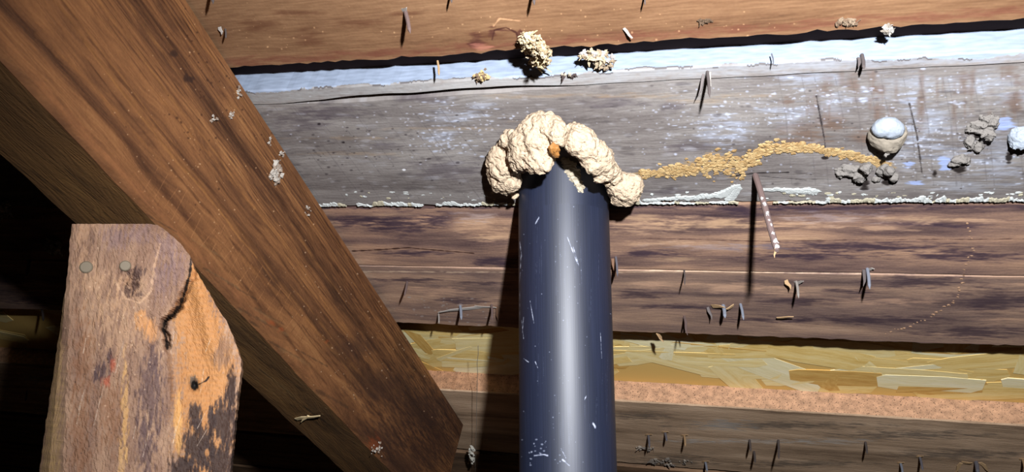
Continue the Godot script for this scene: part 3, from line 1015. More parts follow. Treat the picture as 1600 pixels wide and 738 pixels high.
func build_post() -> void:
	var q := EYE + ray(240, 500) * 0.570
	post_at = Transform3D(Basis(Vector3.UP, deg_to_rad(20.0)), Vector3(q.x, 0, q.z))
	var w := 640
	var h := 1024
	var x0 := -0.10
	var y0 := 0.92
	var lw := 0.20
	var lh := 0.26
	var cv := wood(810, h, w, [c8(88, 66, 56), c8(128, 98, 80), c8(154, 122, 98), c8(178, 146, 116)], [0.4, 0.25, 0.5], 10.0, 0.03)
	# grain runs up the post: turn the canvas on its side (x = height)
	cv.map = func(px, py):
		var p := post_xy(px, py)
		return Vector2((y0 + lh - p.y) / lh * h, (p.x - x0) / lw * w)
	var purple := c8(98, 74, 72)
	var orange := c8(176, 122, 72)
	var dark := c8(56, 42, 38)
	for s in [[260, 385, 26, 40], [275, 420, 22, 30], [180, 370, 30, 30], [215, 365, 40, 20], [250, 440, 24, 40]]:
		stain(cv, s[0], s[1], s[2], s[3], c8(122, 98, 96), 0.6, 0.7, 0.1)
	for s in [[130, 370, 18, 70], [205, 440, 40, 20], [150, 440, 40, 30], [190, 520, 60, 50], [210, 460, 30, 14], [170, 480, 40, 20]]:
		stain(cv, s[0], s[1], s[2], s[3], c8(184, 146, 112), 0.5, 0.9, 0.1)
	for s in [[130, 560, 24, 90], [125, 680, 22, 100], [175, 650, 30, 80]]:
		stain(cv, s[0], s[1], s[2], s[3], c8(128, 88, 62), 0.6, 0.7, 0.1)
	for s in [[235, 620, 28, 90], [228, 700, 20, 60], [240, 560, 14, 30]]:
		stain(cv, s[0], s[1], s[2], s[3], c8(88, 68, 66), 0.75, 0.7, 0.2)
	for s in [[160, 580, 16, 18], [172, 560, 8, 14], [150, 590, 10, 10]]:
		stain(cv, s[0], s[1], s[2], s[3], c8(74, 56, 56), 0.8, 0.7, 0.3)
	for s in [[166, 596, 10, 12], [176, 570, 6, 20]]:
		stain(cv, s[0], s[1], s[2], s[3], c8(168, 82, 58), 0.7, 0.6, 0.2)
	stain(cv, 195, 640, 7, 90, c8(200, 156, 98), 0.7, 0.7, 0.3)
	stain(cv, 190, 720, 8, 60, c8(200, 156, 98), 0.6, 0.7, 0.3)
	for y in range(400, 760, 10):
		var o := lerpf(107.0, 50.0, clampf((y - 400) / 338.0, 0, 1))
		stain(cv, (o + 103.0) / 2.0 - 4.0, y, (103.0 - o) / 2.0 + 2.0, 9, c8(178, 144, 96), 0.5, 0.4, 0.5)
	# dark ring-shaped scar under the right nail
	for s in [[210, 440, 9, 26], [200, 455, 8, 14], [220, 425, 10, 14], [196, 420, 14, 10], [214, 460, 14, 8]]:
		stain(cv, s[0], s[1], s[2], s[3], c8(78, 58, 52), 0.75, 0.8, 0.3, -20)
	stroke(cv, [Vector2(180, 440), Vector2(196, 466), Vector2(218, 474), Vector2(236, 455), Vector2(240, 420), Vector2(250, 380)], 2.6, c8(196, 160, 128), 0.5, 10)
	# right-hand piece: fresh orange wood, dark rot below
	for y in range(410, 740, 8):
		var l := 262.0 if y > 500 else lerpf(300.0, 256.0, (y - 410) / 90.0)
		var r := lerpf(305.0, 376.0, clampf((y - 410) / 150.0, 0, 1))
		stain(cv, (l + r) / 2.0 + 4, y, (r - l) / 2.0 + 4, 8, orange, 0.8, 0.3, 0.6)
	for s in [[225, 505, 18, 16], [236, 515, 14, 22], [220, 490, 12, 8]]:
		stain(cv, s[0], s[1], s[2], s[3], c8(196, 138, 86), 0.7, 0.5, 0.4)
	for s in [[350, 540, 14, 26], [345, 560, 20, 20]]:
		stain(cv, s[0], s[1], s[2], s[3], c8(132, 100, 78), 0.8, 0.6, 0.3)
	for s in [[350, 660, 26, 50], [345, 720, 36, 40], [310, 700, 34, 50], [304, 650, 14, 26], [285, 730, 26, 24], [362, 610, 12, 40], [330, 660, 8, 30]]:
		stain(cv, s[0], s[1], s[2], s[3], dark, 0.92, 0.5, 0.5)
	stain(cv, 323, 708, 5, 8, orange, 0.8, 0.3, 0.5)
	stain(cv, 278, 660, 8, 60, c8(200, 150, 88), 0.8, 0.4, 0.5)
	stain(cv, 300, 596, 8, 12, c8(86, 78, 72), 0.8, 0.5, 0.5)
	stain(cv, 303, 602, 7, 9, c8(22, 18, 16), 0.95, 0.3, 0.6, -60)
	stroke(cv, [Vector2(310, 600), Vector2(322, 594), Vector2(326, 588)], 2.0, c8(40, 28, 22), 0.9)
	stroke(cv, [Vector2(298, 404), Vector2(296, 430), Vector2(287, 455), Vector2(279, 476), Vector2(270, 488), Vector2(256, 500), Vector2(253, 512), Vector2(258, 526), Vector2(260, 545)], 2.6, c8(30, 22, 18), 0.85)
	specks(cv, 200, 500, 70, 110, 90, 1.6, c8(206, 176, 146), 0.5, 1.0)
	specks(cv, 170, 620, 60, 90, 60, 1.6, c8(70, 52, 44), 0.5, 1.0)
	for k in 14:
		var x := rng.randf_range(110, 350)
		var y := rng.randf_range(540, 720)
		stroke(cv, [Vector2(x, y), Vector2(x + rng.randf_range(4, 16), y - rng.randf_range(20, 60))], 0.8, c8(196, 176, 156), 0.5)
	var m := surface(cv, 0.7, 0.06, 0.35)

	var post := thing("post", "short upright timber with a split, broken top corner", "post", post_at)
	# outlines of the face in the photo: rows of (y, left, right)
	var rows := []
	var uvs := []
	var lefts := [[350, 114], [356, 113], [450, 109], [520, 107], [620, 103], [738, 98], [1500, 70]]
	var rights := [[350, 246], [362, 262], [380, 281], [400, 297], [420, 304], [445, 320], [470, 335], [486, 343], [500, 354], [530, 367], [556, 376], [572, 378], [600, 374], [650, 368], [738, 360], [1500, 290]]
	var outer := [[350, 113], [400, 107], [450, 99], [520, 87], [620, 70], [700, 56], [738, 50], [1500, -60]]
	var steps := []
	for k in 160:
		steps.append(350.0 + k * 2.5)
	for k in 20:
		steps.append(750.0 + k * 40.0)
	for yp in steps:
		var l := lookup(lefts, yp) + 2.0 * noise.get_noise_1d(yp * 2.5)
		var r := lookup(rights, yp) + 1.5 * noise.get_noise_1d(yp * 4.0 + 90.0)
		var o := lookup(outer, yp) + 2.0 * noise.get_noise_1d(yp * 1.7 + 30.0)
		var row := PackedVector3Array()
		var tv := PackedVector2Array()
		var pl := post_xy(l, yp)
		var po := post_xy(o, yp)
		# back, wane on the left
		var set_back := 0.0
		row.append(Vector3(lerpf(pl.x, po.x, 1.0), po.y, -0.042)); tv.append(uv_post(po, x0, y0, lw, lh))
		var dep := minf(0.03, maxf(0.002, (pl.x - po.x) * 1.1))
		row.append(Vector3(po.x + 0.0005, po.y, -dep)); tv.append(uv_post(po, x0, y0, lw, lh))
		row.append(Vector3(lerpf(po.x, pl.x, 0.5) - 0.0008, pl.y, -dep * 0.42)); tv.append(uv_post(po.lerp(pl, 0.5), x0, y0, lw, lh))
		for k in 121:
			var x := lerpf(l, r, k / 120.0)
			var p := post_xy(x, yp)
			var z := 0.0009 * noise.get_noise_2d(x * 3.0, yp * 1.2) + 0.0007 * noise.get_noise_2d(x * 11.0, yp * 4.0)
			# the right piece has split away and sits lower; a crack opens along the split
			var split := lookup([[350, 330], [398, 301], [430, 298], [455, 286], [478, 278], [490, 268], [500, 254], [512, 252], [524, 258], [545, 259], [600, 264], [690, 268], [720, 300], [760, 330], [1500, 330]], yp) + 3.0 * noise.get_noise_1d(yp * 5.0)
			var over := x - split
			z -= 0.007 * smoothstep(-1.0, 8.0, over) * (1.0 - smoothstep(560.0, 690.0, yp))
			z += 0.007 * exp(-pow((x - 306 - (yp - 430) * 0.25) / 16.0, 2.0)) * smoothstep(-1.0, 12.0, over) * (1.0 - smoothstep(520.0, 640.0, yp))
			z -= 0.014 * exp(-pow((over - 2.0) / 3.4, 2.0)) * smoothstep(430.0, 470.0, yp) * (1.0 - smoothstep(530.0, 560.0, yp))
			z -= 0.008 * exp(-pow((x - 303) / 6.0, 2.0) - pow((yp - 602) / 8.0, 2.0))
			z -= 0.012 * smoothstep(340, 380, x) * smoothstep(480, 560, yp) * (1.0 - smoothstep(600, 900, yp)) * 0.5
			z -= 0.004 * smoothstep(20.0, 0.0, yp - 350.0) * smoothstep(230, 250, x)
			z -= 0.0035 * exp(-pow((x - 206) / 12.0, 2.0) - pow((yp - 442) / 22.0, 2.0)) * (0.6 + noise.get_noise_2d(x * 6.0, yp * 6.0))
			row.append(Vector3(p.x, p.y, z)); tv.append(uv_post(p, x0, y0, lw, lh))
		var pr := post_xy(r, yp)
		row.append(Vector3(pr.x + 0.002, pr.y, -0.042)); tv.append(uv_post(pr, x0, y0, lw, lh))
		rows.append(row)
		uvs.append(tv)
	# top end
	var cap := PackedVector3Array()
	var capt := PackedVector2Array()
	for k in rows[0].size():
		var p: Vector3 = rows[0][k]
		cap.append(Vector3(p.x, p.y + 0.0005, -0.042))
		capt.append(uvs[0][k])
	rows.push_front(cap)
	uvs.push_front(capt)
	var st := begin()
	sheet(st, rows, uvs, false)
	# back
	for k in range(1, rows.size() - 1):
		var e: int = rows[k].size() - 1
		st.set_uv(Vector2(0.5, 0.5))
		tri(st, rows[k][0], rows[k][e], rows[k + 1][e], Vector3(0, 0, -1))
		tri(st, rows[k][0], rows[k + 1][e], rows[k + 1][0], Vector3(0, 0, -1))
	st.generate_normals()
	part("body", st, m, post)
	var nm := plain(c8(120, 108, 90), 0.6, 0.4, 0.2)
	for s in [[135, 418, 9.5], [196, 416, 8.5]]:
		var p := post_xy(s[0], s[1])
		var ns := begin()
		var rr: float = s[2] * 0.00047
		tube(ns, [Vector3(p.x, p.y, -0.004), Vector3(p.x, p.y, 0.0012), Vector3(p.x, p.y, 0.0018)], [rr, rr, rr * 0.82], 16)
		ns.generate_normals()
		part("nail_head", ns, nm, post, "flat grey nail head")

func uv_post(p: Vector2, x0: float, y0: float, lw: float, lh: float) -> Vector2:
	return Vector2((y0 + lh - p.y) / lh, (p.x - x0) / lw)

func lookup(t: Array, y: float) -> float:
	for k in range(1, t.size()):
		if y <= t[k][0]:
			return lerpf(t[k - 1][1], t[k][1], clampf((y - t[k - 1][0]) / (t[k][0] - t[k - 1][0]), 0, 1))
	return t[-1][1]

# ---------------------------------------------------------------- nails
var mats := {}

func nail(x0: float, y0: float, x1: float, y1: float, thick: float, mat: String, label: String, splits := [], group := "roofing nails poking through the boards", w0 := 0.0) -> void:
	if y0 > 330 and w0 == 0.0:
		w0 = -0.003
	var a := rp(x0, y0, w0)
	var long := (y1 - y0) / 41.0 * 0.046 * mpp(x0, y0) / 0.00066
	var tip := rp(x1, y1, w0 + maxf(long, 0.004)) - a
	var t := thing("nail", label, "nail", on_roof(a), group)
	var st := begin()
	var r := thick * mpp(x0, y0) * 0.36
	tube(st, [-tip * 0.12, tip * 0.4 + Vector3(0.0004, 0, 0), tip * 0.82, tip], [r, r, r * 0.92, r * 0.15], 8)
	st.generate_normals()
	part("shank", st, mats[mat], t)
	# wood torn up where it came through
	for s in splits:
		var ss := begin()
		var p := rp(s[0], s[1], w0 + 0.0005) - a
		var e := rp(s[2], s[3], w0 + s[5]) - a
		sliver(ss, p, e, s[4] * mpp(x0, y0), 0.0009, Vector3(1, 0, 0) if absf(s[3] - s[1]) > absf(s[2] - s[0]) else Vector3(0, 0, 1))
		ss.generate_normals()
		part("splinter", ss, mats[s[6]], t, "torn wood splinter lifted by the nail")

func build_nails() -> void:
	mats.steel = plain(c8(120, 120, 130), 0.5, 0.5, 0.4)
	mats.dark = plain(c8(92, 84, 82), 0.6, 0.4, 0.2)
	mats.rust = plain(c8(112, 94, 90), 0.7, 0.4, 0.2)
	mats.pale = plain(c8(150, 143, 136), 0.8)
	mats.tan = plain(c8(168, 138, 102), 0.8)
	mats.brown = plain(c8(120, 90, 70), 0.8)
	mats.blue = plain(c8(132, 138, 150), 0.75)
	# the long bent nail
	var a := rp(1180, 274)
	var t := thing("nail", "long bent rusty nail hanging from the lower edge of the grey board", "nail", on_roof(a))
	var pts := []
	var rad := []
	var path := [[1180, 274, 0.0], [1186, 292, 0.018], [1192, 312, 0.036], [1199, 338, 0.057], [1206, 364, 0.076], [1212, 384, 0.091], [1214, 392, 0.097]]
	for q in path:
		pts.append(rp(q[0], q[1], q[2]) - a)
		rad.append(0.0027)
	rad[-1] = 0.0016
	var st := begin()
	tube(st, pts, rad, 10)
	st.generate_normals()
	part("shank", st, mats.rust, t)
	var sp := begin()
	for q in [[1191, 311, 0.036, 3], [1195, 320, 0.043, 4], [1199, 334, 0.055, 4], [1202, 345, 0.062, 3], [1205, 352, 0.067, 3], [1208, 366, 0.077, 4], [1212, 378, 0.086, 5], [1214, 386, 0.092, 4]]:
		crumb(sp, rp(q[0], q[1], q[2] + 0.0018) - a, Vector3(0.0007, 0.0009, 0.0009) * q[3] * 0.6, 0.5, 7, 5)
	sp.generate_normals()
	part("paint_fleck", sp, plain(c8(176, 170, 168), 0.7), t, "pale flecks on the nail")
	var tw := begin()
	sliver(tw, rp(1212, 388, 0.095) - a, rp(1210, 403, 0.100) - a, 0.0022, 0.001, Vector3(1, 0, 0))
	tw.generate_normals()
	part("splinter", tw, mats.tan, t)

	# on the top board
	nail(633, 17, 641, 52, 9, "rust", "thick rusty nail in the top brown board, with a white crumb at its root", [[629, 17, 636, 13, 8, 0.004, "pale"]])
	nail(330, -22, 333, 6, 7, "dark", "nail cut by the upper frame edge just right of the rafter")
	nail(352, 46, 353, 60, 4, "dark", "small nail beside the rafter in the top brown board", [[343, 42, 347, 54, 6, 0.004, "pale"]])
	nail(703, -16, 706, 5, 5, "dark", "nail at the upper frame edge right of the thick rusty nail")
	nail(832, -20, 835, 8, 7, "dark", "nail at the upper frame edge directly above the large fluffy clump")
	nail(1006, -10, 1008, 8, 4, "dark", "nail tip at the upper frame edge, right of centre")
	# on the grey board
	nail(684, 98, 686, 118, 5, "tan", "nail through the white painted edge left of the pipe")
	nail(1105, 112, 1109, 152, 7, "dark", "dark nail with a long ragged shadow above the grey board's crack", [[1108, 113, 1110, 135, 6, 0.008, "pale"], [1100, 116, 1092, 150, 5, 0.016, "dark"]])
	nail(1206, 86, 1209, 101, 3, "steel", "thin nail in the painted edge right of the ragged dark nail")
	nail(1347, 88, 1350, 108, 8, "dark", "stubby dark nail near the painted edge at upper right", [[1343, 90, 1342, 106, 6, 0.010, "dark"]])
	# on the brown boards
	nail(962, 402, 965, 432, 5, "steel", "nail touching the right outline of the black pipe", [[958, 404, 962, 436, 6, 0.016, "brown"]])
	nail(1069, 423, 1070, 446, 3.5, "dark", "slim nail right of the pipe just under the board joint")
	nail(1069, 494, 1072, 520, 4, "rust", "nail at the lower board edge above the strand board, right of the pipe", [[1069, 496, 1074, 524, 5, 0.012, "rust"]])
	nail(1244, 440, 1248, 466, 6, "pale", "nail with a torn tan splinter below the long nail's tip", [[1228, 438, 1236, 452, 7, 0.010, "tan"], [1242, 442, 1256, 440, 6, 0.006, "pale"]])
	nail(1355, 420, 1359, 452, 7, "blue", "pale nail with two shadows in the brown board, mid right", [[1351, 422, 1350, 448, 6, 0.020, "dark"], [1356, 421, 1366, 420, 5, 0.004, "pale"]])
	nail(1130, 478, 1133, 497, 8, "blue", "pale nail amid a fan of torn splinters at the lower board edge", [[1112, 478, 1132, 480, 8, 0.007, "tan"], [1146, 478, 1134, 484, 7, 0.007, "tan"], [1106, 480, 1113, 500, 5, 0.012, "dark"]])
	nail(1157, 476, 1162, 500, 6, "blue", "pale nail immediately right of the fan of torn splinters")
	nail(636, 441, 632, 463, 5, "rust", "short slanting nail beside the rafter under the board joint")
	nail(719, 478, 721, 500, 6, "blue", "nail under a long level splinter left of the pipe", [[752, 480, 684, 488, 7, 0.004, "pale"], [742, 479, 776, 481, 4, 0.003, "pale"]])
	nail(768, 476, 769, 500, 5, "rust", "nail in the edge of the pipe's shadow, beside the level splinter", [[776, 478, 778, 500, 5, 0.006, "brown"]])
	nail(685, 490, 686, 506, 4, "pale", "small pale nail at the left end of the level splinter")
	# on the lowest board
	var rowl := [[1013, 680, 1015, 700, "steel", "leftmost nail in the lowest board, beside the pipe, amid dark fluff"], [1039, 676, 1042, 690, "steel", "second nail right of the pipe in the lowest board"], [1069, 681, 1071, 698, "tan", "third nail right of the pipe in the lowest board"], [1171, 688, 1173, 706, "dark", "left nail of the pair below the middle of the pinkish edge"], [1216, 688, 1217, 718, "dark", "nail with the longest slanting shadow in the lowest board"], [1352, 691, 1355, 710, "dark", "lone nail below the pinkish edge, toward the right"], [1102, 722, 1105, 738, "blue", "nail at the lower frame edge, between the fluff and the nail pair"], [1407, 724, 1411, 742, "blue", "left nail of two at the lower frame edge, right side"], [1437, 714, 1442, 736, "steel", "right nail of two at the lower frame edge, right side"], [1178, 706, 1180, 724, "dark", "right nail of the pair, lower down the lowest board"], [1598, 718, 1602, 736, "tan", "nail in the lower right corner of the frame"]]
	for q in rowl:
		nail(q[0], q[1], q[2], q[3], 5, q[4], q[5], [[q[0] - 5, q[1], q[0] + 6, q[1] - 1, 3, 0.003, "tan"]] if q[4] != "dark" else [], "roofing nails poking through the boards", -0.001)
	nail(1525, 722, 1528, 740, 8, "steel", "nail framed by bright tan splinters at the lower right", [[1502, 724, 1492, 740, 6, 0.004, "tan"], [1504, 723, 1520, 724, 6, 0.004, "tan"], [1532, 723, 1546, 738, 6, 0.004, "tan"]], "roofing nails poking through the boards", -0.001)
	# on the dark left boards
	nail(46, 407, 42, 432, 7, "blue", "slanting pale nail in the shadowed boards left of the post")
	nail(66, 486, 68, 502, 5, "dark", "dark nail over the strand board gap left of the post")
	nail(42, 612, 40, 628, 4, "steel", "faint nail low in the dark boards left of the post", [], "roofing nails poking through the boards", -0.001)

	# loose splinters stuck to the boards
	for q in [[975, 44, 988, 60, 6, 0.006, "pale", "pale chip on the top brown board right of the fluffy clumps"], [1214, 497, 1240, 495, 4, 0.003, "tan", "thin tan splinter lying flat between two pale nails"], [1028, 522, 1036, 534, 9, 0.012, "tan", "yellow wood chip at the dark gap above the strand board"], [838, 346, 838, 346, 0, 0, "", ""]]:
		if q[7] == "":
			continue
		var p := rp(q[0], q[1], 0.001)
		var o := thing("wood_chip", q[7], "splinter", on_roof(p), "loose wood chips on the boards")
		var ss := begin()
		sliver(ss, Vector3.ZERO, rp(q[2], q[3], 0.001 + q[5]) - p, q[4] * mpp(q[0], q[1]), 0.0012, Vector3(0.7, 0, 0.7))
		ss.generate_normals()
		part("chip", ss, mats[q[6]], o)

# ---------------------------------------------------------------- dried lumps on the grey board
func build_lumps() -> void:
	var tan := plain(c8(168, 142, 100), 0.9, 0.2)
	var grey := plain(c8(112, 107, 102), 0.9)
	var white := plain(c8(140, 147, 156), 0.75)
	rng.seed = 41
	# crumbly tan glue line
	var o := rp(1180, 255)
	var glue := thing("glue_bead", "crumbling tan line of dried glue across the grey board", "glue", on_roof(o))
	var path := [[1000, 272, 5], [1030, 270, 7], [1060, 268, 10], [1090, 260, 14], [1115, 255, 17], [1140, 257, 18], [1160, 260, 15], [1178, 246, 13], [1190, 236, 11], [1215, 231, 9], [1250, 230, 8], [1272, 231, 6], [1292, 236, 5], [1312, 239, 7], [1335, 244, 6], [1360, 250, 5], [1375, 256, 7], [1392, 262, 7]]
	var pieces := [begin(), begin()]
	for k in path.size() - 1:
		for j in 60:
			var t := rng.randf()
			var x := lerpf(path[k][0], path[k + 1][0], t)
			var y: float = lerpf(path[k][1], path[k + 1][1], t) + rng.randfn() * lerpf(path[k][2], path[k + 1][2], t) * 0.5
			var s := mpp(x, y) * rng.randf_range(1.5, 3.8)
			crumb(pieces[j % 2], rp(x, y, 0.0002) - o, Vector3(s * 1.3, minf(s * 0.42, 0.0009), s), 0.6, 7, 4)
	for k in 2:
		pieces[k].generate_normals()
		part("glue_crumbs", pieces[k], [tan, plain(c8(150, 122, 82), 0.9, 0.2)][k], glue)
	# white-capped knob
	var ko := rp(1385, 212)
	var knob := thing("paint_blob", "round white-capped blob standing out from the grey board", "blob", on_roof(ko))
	var balls := []
	for q in [[1385, 216, 0.006, 22], [1398, 212, 0.006, 18], [1374, 212, 0.006, 18], [1390, 226, 0.010, 14], [1400, 200, 0.004, 14]]:
		var b := foam_ball(q[0], q[1], q[2], q[3])
		balls.append([b[0] - ko, b[1] * 0.9])
	part("body", blob(balls, 0.0012, 0.002, 0.0012, 4500.0), plain(c8(128, 119, 106), 0.85), knob)
	balls = []
	for q in [[1376, 201, 0.010, 14], [1388, 197, 0.010, 15], [1400, 201, 0.010, 13], [1406, 210, 0.008, 8], [1392, 205, 0.011, 12]]:
		var b := foam_ball(q[0], q[1], q[2], q[3])
		balls.append([b[0] - ko, b[1] * 0.9])
	part("cap", blob(balls, 0.0012, 0.002, 0.0008, 4500.0), white, knob, "smooth white cap")
	var hang := begin()
	sliver(hang, rp(1386, 238, 0.014) - ko, rp(1384, 246, 0.018) - ko, 0.004, 0.002, Vector3(1, 0, 0))
	hang.generate_normals()
	part("tail", hang, grey, knob)
	# other lumps
	for L in [
		["grey lumpy crust below and left of the white-capped blob", [[1322, 266, 0.001, 14], [1338, 272, 0.003, 14], [1354, 266, 0.012, 9], [1312, 270, 0.0, 10], [1346, 280, 0.006, 8]], 0.0018],
		["grey ring-shaped lump directly under the white-capped blob", [[1376, 270, 0.003, 8], [1390, 270, 0.010, 8], [1398, 280, 0.006, 8], [1370, 282, 0.002, 7], [1382, 264, 0.003, 7]], 0.0012],
		["rough grey scab near the right edge of the grey board", [[1520, 198, 0.001, 12], [1536, 204, 0.003, 12], [1548, 214, 0.008, 9], [1540, 184, 0.0, 12], [1526, 230, 0.002, 12], [1514, 220, 0.001, 10], [1552, 190, 0.001, 10]], 0.0024],
		["small pale crust left of the rough grey scab, over a dark hollow", [[1494, 252, 0.003, 7], [1504, 250, 0.004, 8], [1512, 254, 0.003, 6], [1488, 258, 0.002, 5]], 0.0016],
		["whitish blob cut by the right frame edge", [[1596, 216, 0.006, 16], [1606, 222, 0.008, 18], [1590, 228, 0.010, 9]], 0.0012]]:
		var c := rp(L[1][0][0], L[1][0][1])
		var lump := thing("dried_lump", L[0], "lump", on_roof(c))
		var bs := []
		for q in L[1]:
			var b := foam_ball(q[0], q[1], q[2], q[3])
			bs.append([b[0] - c + Vector3(0, -0.5 * b[1], 0), b[1] * 0.95])
		part("body", blob(bs, 0.001, 0.0018, L[2] * 1.25, 6500.0), white if L[0].begins_with("whitish") else grey, lump)

# ---------------------------------------------------------------- fluff, crumbs, cobweb
func clump(called: String, label: String, category: String, at: Transform3D, spots: Array, cols: Array, group := "") -> void:
	var o := thing(called, label, category, at, group)
	var sts := []
	for c in cols:
		sts.append(begin())
	for k in spots.size():
		crumb(sts[k % cols.size()], spots[k][0], spots[k][1], 0.7, 8, 5)
		if k % 3 == 0 and category == "fluff":
			var way := Vector3(rng.randfn(), absf(rng.randfn()) * 0.7, rng.randfn()).normalized()
			var far: float = spots[k][1].x * rng.randf_range(2.0, 4.0)
			sliver(sts[k % cols.size()], spots[k][0], spots[k][0] + way * far, far * 0.35, far * 0.1, Vector3(way.z, way.x, way.y + 0.1))
	for k in cols.size():
		sts[k].generate_normals()
		part("fluff" if category == "fluff" else "flake", sts[k], plain(cols[k], 0.95, 0.2), o)

func fluff_spots(px: float, py: float, rx: float, ry: float, w: float, count: int, size: float, origin: Vector3) -> Array:
	var out := []
	for k in count:
		var a := rng.randf() * TAU
		var d := sqrt(rng.randf())
		var x := px + cos(a) * d * rx
		var y := py + sin(a) * d * ry
		var s := mpp(x, y) * size * rng.randf_range(0.5, 1.3)
		var ww := w * (1.0 - 0.6 * d) * rng.randf_range(0.2, 1.0)
		out.append([rp(x, y, ww) - origin, Vector3(s * rng.randf_range(0.6, 1.4), s * 0.7, s * rng.randf_range(0.6, 1.4))])
	return out

func side_point(px: float, py: float) -> Vector3:
	var q := ray(px, py)
	var p := q * (RU / bx.dot(q))
	return Vector3(RU, ny.dot(p) - deck, rz.dot(p))

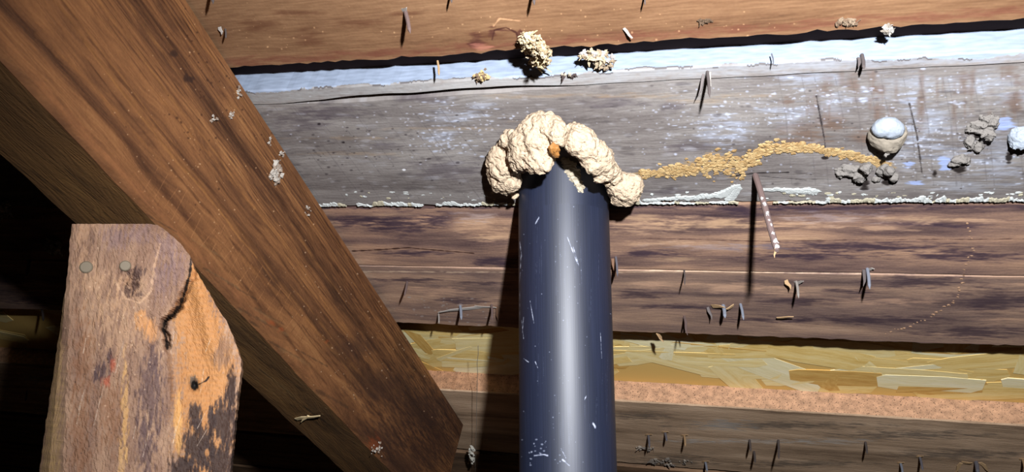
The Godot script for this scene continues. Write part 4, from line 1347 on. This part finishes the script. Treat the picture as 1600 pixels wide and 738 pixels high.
func build_debris() -> void:
	rng.seed = 91
	var c := rp(838, 88)
	var s := fluff_spots(824, 66, 13, 17, 0.040, 90, 3.0, c)
	s.append_array(fluff_spots(846, 86, 15, 19, 0.055, 110, 3.0, c))
	s.append_array(fluff_spots(836, 78, 16, 24, 0.034, 90, 2.6, c))
	clump("dust_clump", "large fluffy tan clump hanging over the gap above the pipe", "fluff", on_roof(c), s, [c8(186, 168, 132), c8(168, 154, 130), c8(140, 122, 96)])
	c = rp(938, 92)
	s = fluff_spots(925, 88, 18, 8, 0.010, 40, 4, c)
	s.append_array(fluff_spots(945, 94, 18, 14, 0.010, 44, 3.4, c))
	clump("dust_clump", "smaller greyish fluffy clump on the painted edge right of the large one", "fluff", on_roof(c), s, [c8(164, 148, 122), c8(156, 150, 146), c8(136, 120, 100)])
	c = rp(752, 120)
	s = fluff_spots(750, 122, 13, 5, 0.008, 22, 3, c)
	s.append_array(fluff_spots(756, 114, 4, 9, 0.008, 8, 2.2, c))
	clump("dust_clump", "little twiggy clump on the painted edge left of the large one", "fluff", on_roof(c), s, [c8(176, 152, 108), c8(110, 92, 76)])
	c = rp(890, 118)
	clump("dust_clump", "row of dark crumbs on the painted edge between the fluffy clumps", "fluff", on_roof(c), fluff_spots(888, 118, 14, 3, 0.006, 14, 2.6, c), [c8(70, 60, 58), c8(170, 160, 140)])
	c = rp(1388, 50)
	clump("dust_clump", "white drip of fluff in the gap above the painted edge, right side", "fluff", on_roof(c), fluff_spots(1388, 48, 6, 8, 0.004, 18, 3.4, c), [c8(150, 146, 140), c8(124, 116, 106)])
	c = rp(1320, 36)
	clump("dust_clump", "grey dust lodged under the top board's edge at right", "fluff", on_roof(c), fluff_spots(1322, 36, 16, 6, 0.003, 22, 4, c), [c8(124, 108, 90), c8(104, 86, 70)])
	c = rp(1100, 33)
	clump("dust_clump", "dark smudge of dust on the top board, right of centre", "fluff", on_roof(c), fluff_spots(1101, 33, 12, 4, 0.003, 14, 2.6, c), [c8(84, 68, 54)])
	c = rp(1025, 696, -0.001)
	s = fluff_spots(1010, 700, 16, 5, 0.006, 16, 2, c)
	s.append_array(fluff_spots(1050, 722, 34, 7, 0.006, 30, 2, c))
	clump("dust_clump", "dark cobwebby fluff trailing across the lowest board beside the pipe", "fluff", on_roof(c), s, [c8(110, 102, 94), c8(140, 130, 118)])
	c = rp(82, 386)
	clump("dust_clump", "white fluffy tuft between the rafter and the post", "fluff", on_roof(c), fluff_spots(82, 386, 12, 9, 0.014, 34, 4, c), [c8(190, 188, 178), c8(150, 146, 130)])
	c = rp(5, 324)
	clump("dust_clump", "pale tuft at the left frame edge above the dark boards", "fluff", on_roof(c), fluff_spots(4, 326, 8, 14, 0.014, 30, 4, c), [c8(196, 192, 186), c8(150, 146, 138)])

	# bits stuck to the rafter's side
	var bits := [[428, 272, 9, 16, 30, "white torn cocoon stuck to the rafter's right side"], [436, 240, 4, 7, 8, "white crumbs just above the torn cocoon"], [420, 222, 4, 6, 6, "pale fleck near the rafter's upper edge, above the cocoon"], [359, 180, 4, 9, 10, "white flake high on the rafter near the painted board"], [331, 184, 4, 4, 5, "small pale flake left of the white flake"], [477, 330, 4, 12, 12, "white streak of web below the torn cocoon"], [372, 142, 3, 10, 8, "pale shred on the rafter's edge beside the painted board"], [588, 702, 8, 8, 18, "white fluff near the rafter's lower end"], [582, 702, 4, 5, 5, "tiny tuft beside the fluff at the rafter's lower end"]]
	for b in bits:
		c = side_point(b[0], b[1])
		var px := (c - Vector3(0, 0, 0)).length() * 0.0
		s = []
		for k in b[4]:
			var x: float = b[0] + rng.randfn() * b[2] * 0.5
			var y: float = b[1] + rng.randfn() * b[3] * 0.5
			var p := side_point(x, y)
			var e := 0.0006 * rng.randf_range(0.6, 2.0) * (2.2 if b[4] == 30 else 1.0)
			s.append([p + Vector3(rng.randf_range(0.0, 0.004), 0, 0) - c, Vector3(e, e * 1.4, e * 1.2)])
		clump("web_flake", b[5], "debris", on_roof(c), s, [c8(166, 158, 148), c8(140, 124, 110)], "pale bits stuck to the rafter")

	# yellow chip under the rafter
	c = rp(480, 652, RD)
	var st := begin()
	sliver(st, rp(462, 655, RD + 0.001) - c, rp(500, 650, RD + 0.004) - c, 0.005, 0.0015, Vector3(0, 0, 1))
	sliver(st, rp(482, 650, RD + 0.002) - c, rp(470, 660, RD + 0.004) - c, 0.003, 0.001, Vector3(0, 0, 1))
	st.generate_normals()
	var o := thing("wood_chip", "yellowish chip stuck under the rafter right of the post", "splinter", on_roof(c), "loose wood chips on the boards")
	part("chip", st, plain(c8(220, 196, 150), 0.8), o)

	# cobweb thread with lint hanging left of the pipe
	c = rp(745, 690, 0.03)
	var thread := thing("cobweb", "dusty cobweb thread with lint hanging left of the pipe", "cobweb", on_roof(c))
	var pts := []
	var rad := []
	for k in 16:
		var y := 540.0 + k * 14.0
		pts.append(rp(747 - k * 0.3 + 2.0 * noise.get_noise_1d(k * 20.0), y, 0.03) - c)
		rad.append(0.0004)
	st = begin()
	tube(st, pts, rad, 5)
	st.generate_normals()
	part("thread", st, plain(c8(150, 140, 126), 0.9), thread)
	st = begin()
	for q in fluff_spots(742, 686, 4, 16, 0.008, 26, 2.4, c):
		crumb(st, q[0] + Vector3(0, 0.028, 0.0), q[1], 0.6, 7, 5)
	st.generate_normals()
	part("lint", st, plain(c8(190, 186, 174), 0.9), thread)

	# insect trail on the right
	c = rp(1500, 430)
	var trail := thing("insect_trail", "dotted tan insect trail curving down the brown boards at right", "trail", on_roof(c))
	trail.set_meta("kind", "stuff")
	st = begin()
	var path := [[1510, 348], [1514, 366], [1522, 382], [1518, 400], [1508, 415], [1504, 434], [1500, 450], [1494, 468], [1478, 480], [1455, 494], [1430, 506], [1405, 516], [1380, 522]]
	for k in path.size() - 1:
		for j in 4:
			var t := (j + rng.randf()) / 4.0
			var x := lerpf(path[k][0], path[k + 1][0], t) + rng.randfn() * 1.2
			var y := lerpf(path[k][1], path[k + 1][1], t) + rng.randfn() * 1.2
			var e := mpp(x, y) * rng.randf_range(0.8, 2.0)
			crumb(st, rp(x, y, -0.0027) - c, Vector3(e * 1.3, e * 0.7, e), 0.5, 6, 4)
	st.generate_normals()
	part("specks", st, plain(c8(150, 118, 92), 0.85), trail)
